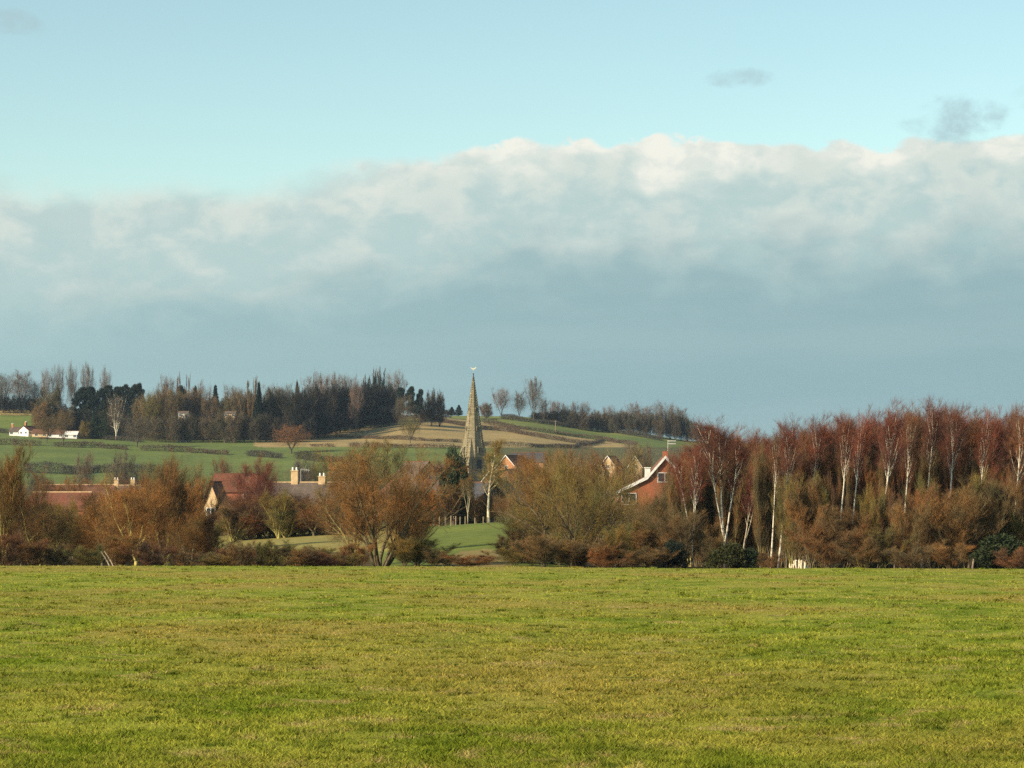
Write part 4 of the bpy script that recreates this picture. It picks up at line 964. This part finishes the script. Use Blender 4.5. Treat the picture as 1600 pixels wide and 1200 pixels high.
def house(lab, u, d, vr, width, length, rise, rz, wall=M_BRICK, roof=M_TBRN, chim=(), wins=True, barge=False, group='houses of the village', ridge_white=False, name='house'):
    """gable ends at y = +-length/2; ridge along y; rz turns it. vr = image height of the ridge"""
    b = ground(u, d); zr = at(u, vr, d)[2] - b[2]; hw = width / 2; ze = max(zr - rise, 1.6)
    e = empty(name, b, rz, label=lab, category='house', group=group); l2 = length / 2
    m = MB(); m.prism([(0, -.6), (hw, -.6), (hw, ze), (0, zr - .02), (-hw, ze), (-hw, -.6)], -l2, l2); m.obj('wall', wall, e)
    m = MB(); roof_slabs(m, hw, -l2, l2, ze, zr); rf = m.obj('roof', roof, e)
    m = MB(); m.box((0, 0, zr + .17), (.3, length + .6, .16)); m.obj('ridge', M_CREAM if ridge_white else M_TBRN, rf)
    for cy, cx, ch in chim:
        m = MB(); m.box((cx, cy, zr + ch / 2 - .9), (.75, 1.05, ch + 1.8)); m.box((cx, cy, zr + ch + .05), (.9, 1.2, .14)); c = m.obj('chimney', M_CREAM if wall is M_CREAM else M_ORANGE, rf)
        m = MB(); [m.bar((cx, cy + q, zr + ch + .12), (cx, cy + q, zr + ch + .6), .16, .13, 8) for q in (-.3, .3)]; m.obj('chimney_pot', M_WHITE, c)
    if barge:
        for s in (-1, 1):
            for y in (-l2 - .39, l2 + .39):
                m = MB(); sl_ = (zr - ze) / hw
                m.add([(0, y + q, zr + dz) for q in (-.03, .03) for dz in (-.12, .2)] + [(s * (hw + .35), y + q, ze - .35 * sl_ + dz) for q in (-.03, .03) for dz in (-.12, .2)],
                      [(0, 1, 3, 2), (4, 6, 7, 5), (0, 4, 5, 1), (2, 3, 7, 6), (0, 2, 6, 4), (1, 5, 7, 3)]); m.obj('bargeboard', M_WHITE, e)
    if wins:
        for y, s in ((-l2, -1), (l2, 1)):
            if rise > 2.4: window(e, 0, y, ze + .1, 1.3, 1.1, 'y', s)
            for q in (-.25, .25): window(e, q * width, y, min(1.5, ze - .7), 1.2, 1.1, 'y', s)
        for x, s in ((-hw, -1), (hw, 1)):
            for q in np.linspace(-.33, .33, max(2, int(length / 4))):
                if ze > 4: window(e, x, q * length, ze - .95, 1.3, 1.05, 'x', s)
                window(e, x, q * length, min(1.4, ze - .75), 1.4, 1.1, 'x', s)
    return e
E90 = R(90)
house('long low house with brown-red tiled roof and bright ridge, far left village', 97, 500, 770, 8, 11.5, 3.2, E90 - R(10), M_BRICK, M_TRED, ridge_white=True)
house('long terrace with a cream ridge line behind the brown-red roof', 122, 600, 758, 9, 17, 3.0, E90 - R(3), M_CREAM, M_TBRN, [(-9, 0, 1.2)], ridge_white=True)
house('terrace with a small white chimney, right of the long cream ridge', 188, 620, 759, 9, 11, 3.0, E90 - R(2), M_CREAM, M_TGRY, [(-3, 0, 1.4)], ridge_white=True)
house('house with steep pale cream gable pointing up between the orange trees', 337, 378, 754, 3.6, 4.5, 4.4, R(-12), M_CREAM, M_TBRN)
house('house with large red tiled roof right of the pale gable', 370, 540, 741, 9, 9, 3.6, E90 - R(6), M_BRICK, M_TRED)
e = house('grey-brown roofed house with two tall cream chimneys', 480, 400, 755, 10, 13.5, 4.6, E90 - R(4), M_CREAM, M_TGRY, [(2.0, 0, 1.9), (-2.3, 0, 1.0)], ridge_white=True)
# aerial on its left chimney
m = MB(); p = at(470, 752, 397.); q = at(470, 733, 397.); m.bar(p, q, .035, .03)
r_ = at(484, 735, 397.); m.bar(q, r_, .03, .03); [m.bar(q + (r_ - q) * t + (0, 0, -.25), q + (r_ - q) * t + (0, 0, .25), .018) for t in (.05, .25, .45, .65, .85)]
o = m.obj('roof_aerial', M_METAL, label='thin television aerial above the left cream chimney', category='aerial')
m = MB(); m.bar(ground(403, 540), at(403, 753, 540.), .11, .11, 8); m.obj('white_post', M_WHITE, label='white post top showing below the red-brown round tree', category='post')

GC = 'houses around the church'
house('house with dark roof and small white window left of the orange gable', 652, 640, 722, 9, 9, 4.0, R(40), M_CREAM, M_TGRY, group=GC)
house('orange brick gable house with white bargeboards, left of the dark pine', 674, 660, 735, 8, 9, 4.0, R(-38), M_ORANGE, M_TRED, barge=True, group=GC)
house('small orange gable tucked behind the bargeboarded one', 692, 720, 732, 7, 8, 3.4, R(-30), M_ORANGE, M_TRED, barge=True, group=GC)
house('low house with grey-brown roof behind the orange beech bush', 664, 470, 752, 9, 11, 3.4, E90 - R(8), M_BRICK, M_TGRY, group=GC)
house('brown roofed house with pale wall left of the grey-brown roof', 624, 480, 752, 7, 8, 3.2, R(25), M_ORANGE, M_TBRN, group=GC)
house('dark shaded house with slate roof at the foot of the spire', 748, 400, 755, 6, 5.5, 2.2, R(50), M_SHADEBR, M_SLATE, group=GC)
house('orange gable catching the sun high right of the spire', 803, 860, 712, 8, 9, 4.0, R(-35), M_ORANGE, M_TRED, barge=True, group=GC)
house('grey roofed house right of the sunlit high gable', 826, 900, 708, 9, 12, 3.2, E90 - R(10), M_ORANGE, M_SLATE, group=GC)
house('stepped orange-lit house right of the pale tree trunk', 782, 700, 736, 8, 9, 4.0, R(-36), M_ORANGE, M_TBRN, barge=True, group=GC)
house('small house with white windows beside the stepped orange one', 798, 700, 734, 6, 8, 2.6, R(-20), M_ORANGE, M_TGRY, group=GC)
house('cream fronted house below the white-windowed one', 781, 560, 753, 6, 8, 2.6, R(-25), M_CREAM, M_TGRY, group=GC)
for u, v, l in ((941, 719, 'left'), (956, 713, 'middle, largest'), (999, 713, 'right, smallest')):
    house(f'far cream gable peeping over the rusty trees, {l} of three', u, 860, v, 5 if l[0] != 'm' else 6, 8, 3.6, R(-22), M_CREAM, M_TBRN, group='far cream gables right of the spire', barge=True)

# the red brick house with the long sweeping roof
def brick_house():
    d = 320.; b = ground(1020, d); k = d / F
    def X(u): return (u - 1020) * k
    def Zp(v): return at(1020, v, d)[2] - b[2]
    e = empty('brick_house', b, R(0), label='red brick house with white-edged gable and long sweeping roof, left of the birches', category='house')
    P = [(X(963), Zp(770)), (X(1012), Zp(746)), (X(1040), Zp(714)), (X(1060), Zp(738)), (X(1070), Zp(758))]
    L = 9.
    m = MB(); poly = [(P[2][0], -.6), (P[4][0] - .35, -.6), (P[4][0] - .35, P[4][1] - .35), (P[3][0], P[3][1] - .12), (P[2][0], P[2][1] - .15), (P[1][0], P[1][1] - .15), (P[0][0] + .3, P[0][1] - .1), (P[0][0] + .3, -.6)]
    m.prism(poly, 0, L); m.obj('wall', M_BRICK, e)
    m = MB()
    for a, c in zip(P[:-1], P[1:]):
        V = [(a[0], -.3, a[1]), (c[0], -.3, c[1]), (c[0], L + .3, c[1]), (a[0], L + .3, a[1])]; V += [(x, y, z + .16) for x, y, z in V]
        m.add(V, [(0, 3, 2, 1), (4, 5, 6, 7), (0, 1, 5, 4), (2, 3, 7, 6), (0, 4, 7, 3), (1, 2, 6, 5)])
    rf = m.obj('roof', M_TBRN, e)
    for i, (a, c) in enumerate(zip(P[:-1], P[1:])):
        m = MB(); V = [(a[0], y, a[1] + dz) for y in (-.37, -.31) for dz in (-.22, .19)] + [(c[0], y, c[1] + dz) for y in (-.37, -.31) for dz in (-.22, .19)]
        m.add(V, [(0, 1, 3, 2), (4, 6, 7, 5), (0, 4, 5, 1), (2, 3, 7, 6), (0, 2, 6, 4), (1, 5, 7, 3)]); m.obj('bargeboard', M_WHITE, e)
    window(e, X(1039), 0, Zp(746), 1.75, 1.15, 'y', -1); window(e, X(983), 0, Zp(779.5), 1.8, 1.4, 'y', -1)
    m = MB(); m.box((X(1013), 1.6, Zp(738)), (.62, 1.4, 1.1)); m.box((X(1013), 1.6, Zp(738) + .6), (.8, 1.6, .1)); dm = m.obj('dormer', M_WHITE, rf)
    m = MB(); m.bar((P[0][0] + .2, -.06, 0), (P[0][0] + .2, -.06, P[0][1] - .1), .055, .055, 8); m.obj('drainpipe', M_WHITE, e)
    m = MB(); m.box((X(1041.5), 2.2, P[2][1] + .2), (.6, .9, 1.1)); c = m.obj('chimney', M_BRICK, rf)
    m = MB(); m.bar((X(1045.5), 2.0, P[2][1] + .4), (X(1045.5), 2.0, Zp(687)), .035, .03); z1 = Zp(688.5); z2 = Zp(693)
    for z in (z1, z2):
        m.bar((X(1044.5), 2.0, z), (X(1058), 2.0, z), .04)
        for q in range(8): x = X(1046) + q * (X(1057.5) - X(1046)) / 7; m.bar((x, 1.75, z), (x, 2.25, z), .02); m.bar((x, 2., z - .1), (x, 2., z + .1), .03)
    m.obj('roof_aerial', M_METAL, c)
brick_house()

# white cottages on the hill
GW = 'cottages on the left hill'
def cottage(lab, u, d, vr, L, chims=(), roof=M_TGRY, wall=M_WHITE, rz=E90 - R(5), name='cottage', width=6.5, rise=2.0):
    b = ground(u, d); return house(lab, u, d, vr, width, L, rise, rz, wall, roof, chims, True, False, GW, name=name)
cottage('white cottage with grey roof at the far left end of the hill row', 27, 1235, 668, 6, [(2.4, 0, 1.6)], wall=M_WHITE)
cottage('white gabled cottage with red roof, second in the hill row', 45, 1232, 666, 7, [(-2, 0, 1.8)], roof=M_TRED, rz=R(-35))
cottage('long cream bungalow behind the brown trees of the hill row', 72, 1228, 671, 12, roof=M_TBRN, wall=M_CREAM)
cottage('cream bungalow with pinkish wall right of the long one', 89, 1226, 672, 8, roof=M_TBRN, wall=M_WHITE)
cottage('small bright white flat building at the right end of the hill row', 113, 1224, 674, 6, roof=M_WHITE)
cottage('tall white chimneyed house within the dark dome tree', 82, 1270, 626, 3, [(0, 0, 1.5)], width=3, name='house')
cottage('white farmhouse with dark windows glimpsed through the wood, left', 287, 1224, 643, 4.5, wall=M_WHITE, width=4, rise=.8)
cottage('cream building glimpsed through the wood, right', 360, 1224, 643, 5, wall=M_CREAM, width=4, rise=.9)
b = ground(282, 1265)

# cars and poles on the hilltop road
def car(lab, u, v, paint, d=None, scale=1., rz=0.):
    d = d or hit(u, v, 1300); b = ground(u, d); e = empty('parked_car', b, rz, label=lab, category='car', group='cars parked on the hilltop road')
    m = MB(); m.prism([(-2.1, .35), (2.1, .35), (2.15, .75), (1.9, .9), (.9, .98), (.35, 1.45), (-1.3, 1.48), (-1.95, 1.0), (-2.15, .8)], -.85, .85); m.obj('body', paint, e)
    for s in (-1, 1):
        m = MB(); m.box((-.45, s * .86, 1.2), (1.7, .03, .34)); m.obj('side_window', M_GLASS, e)
        for x in (-1.3, 1.3): m = MB(); m.bar((x, s * .9, .34), (x, s * .68, .34), .34, .34, 12); m.obj('wheel', M_RUB, e)
car('silver-white car, left of the pair parked by the round trees', 676, 651, M_CARW); car('white car, right of the pair parked by the round trees', 684, 652, M_CARW)
car('dark car with a pale roof parked apart nearer the spire', 700, 653, M_CARD)
car('white vehicle shining at the wood\'s right end', 632, 647, M_CARW); car('small white vehicle left of the wooden pole', 647, 647, M_CARW)
for lab, u, v0, v1, r_ in [('wooden pole beside the parked cars on the hilltop', 668, 656, 632, .16), ('telegraph pole on the right-hand slope', 868, 678, 657, .2)]:
    d = hit(u, v0, 1100); m = MB(); b = ground(u, d); m.bar(b - (0, 0, .5), at(u, v1, d), r_, r_ * .7, 8); t_ = at(u, v1 + 1, d); m.box(t_, (1.6, .14, .16)); m.obj('telegraph_pole', M_WOOD, label=lab, category='pole')
# posts on the brow of the lawn
pl = [(678, 816, 810), (686.5, 815.5, 808), (696, 815, 807), (704.5, 815, 806), (712, 815, 807), (719, 814.5, 808), (727, 815, 807.5), (742, 815, 811), (755, 815, 808), (762, 815, 810)]
for i, (u, v0, v1) in enumerate(pl):
    b = ground(u, 333 + rnd.uniform(-.4, .4)); t_ = at(u, v1, b[1]); m = MB(); hgt = max(t_[2] - b[2], .7); m.box((0, 0, hgt / 2 - .1), (.13, .13, hgt + .2), rnd.uniform(-.4, .4)); m.box((0, 0, hgt + .02), (.16, .16, .05))
    o = m.obj('fence_post', M_WOOD, label=f'pale wooden post on the brow of the lawn, number {i+1} of ten from the left', category='post', group='wooden posts on the brow of the lawn'); o.location = [float(q) for q in b]
h_ = []
g = np.random.default_rng(4)
def garden_hedge():
    T = Tree(3); P0, P1 = ground(713, 352), ground(762, 352); n = 5000; s = g.random(n)[:, None]; p = P0 + (P1 - P0) * s; top = at(735, 790, 352)[2] - p[:, 2]
    p = p + np.stack([g.normal(0, .1, n), g.normal(0, .5, n), g.random(n) * top], -1); T.sliv(p, nrm(g.normal(0, 1, (n, 3))) * .3, .14, g.random(n)); c = P0
    o = obj('clipped_hedge', mesh('clipped_hedge', np.concatenate(T.V) - c, np.concatenate(T.T), None, M_LEAF, False, {'tint': np.concatenate(T.tint)}), label='dark green clipped hedge in front of the shaded house', category='hedge'); o.location = [float(q) for q in c]; o.color = (.035, .065, .028, 1)
garden_hedge()

# pile of pale cut wood at the field edge
def woodpile():
    b = ground(1248, 186); z = at(1248, 890, 186)[2]; b[2] = max(b[2], z)
    e = empty('wood_pile', b, 0, label='pile of pale cut logs shining at the edge of the pasture', category='wood pile'); g = random.Random(6)
    for i in range(30):
        x = g.uniform(-.62, .62); hmax = .52 * (1 - (x / .75) ** 2) + .1; a = g.uniform(-.6, .6); l = hmax * g.uniform(.75, 1.25); y = g.uniform(-.3, .35)
        m = MB(); m.bar((x, y, -.25), (x + a * l * .6, y + .1, l), .05 + .02 * g.random(), .04, 7); m.obj('log', M_LOG, e)
woodpile()
# upturned white trough under the olive tree
b = ground(955, 196); m = MB(); z0 = at(955, 869, 196)[2] - b[2]
m.prism([(-.42, z0 - .02), (.40, z0), (.46, z0 + .16), (.15, z0 + .26), (-.38, z0 + .22), (-.46, z0 + .1)], -.3, .3); e = empty('white_trough', b, 0, label='small white trough raised on legs under the big olive tree', category='trough'); m.obj('body', M_WHITE, e)
for x in (-.3, .3): m = MB(); m.box((x, 0, z0 / 2 - .1), (.06, .3, z0 + .15)); m.obj('leg', M_WOOD, e)
# white garden van before the grey roof
b = ground(461, 360)
e = empty('white_van', b, R(8), label='white van roof glimpsed below the grey-brown roof', category='van'); zt = at(461, 799, 360)[2] - b[2]; zt = max(zt, 2.0)
m = MB(); m.prism([(-2.0, .4), (1.9, .4), (2.2, .8), (2.1, 1.2), (1.5, 1.35), (1.0, zt), (-2.1, zt), (-2.2, .6)], -.9, .9); m.obj('body', M_CARW, e)
m = MB(); m.box((.9, -.91, zt - .45), (.6, .03, .45)); m.obj('side_window', M_GLASS, e)
for x in (-1.3, 1.3):
    for s in (-1, 1): m = MB(); m.bar((x, s * .94, .36), (x, s * .72, .36), .36, .36, 12); m.obj('wheel', M_RUB, e)

# ------------------------------------------------------------------ winter air
HAZE = .000045
def haze():
    m = MB(); m.box((0, 1450, 53), (5200, 3200, 136))
    hm = bpy.data.materials.new('winter_haze'); hm.use_nodes = True; t = NT(hm.node_tree); v = t.n('VolumePrincipled'); v.inputs['Density'].default_value = HAZE
    v.inputs['Color'].default_value = (.62, .80, 1., 1); v.inputs['Anisotropy'].default_value = .2; o = t.n('OutputMaterial'); t.t.links.new(v.outputs[0], o.inputs['Volume'])
    o = m.obj('haze', hm, kind='stuff'); o.visible_shadow = True
if HAZE: haze()
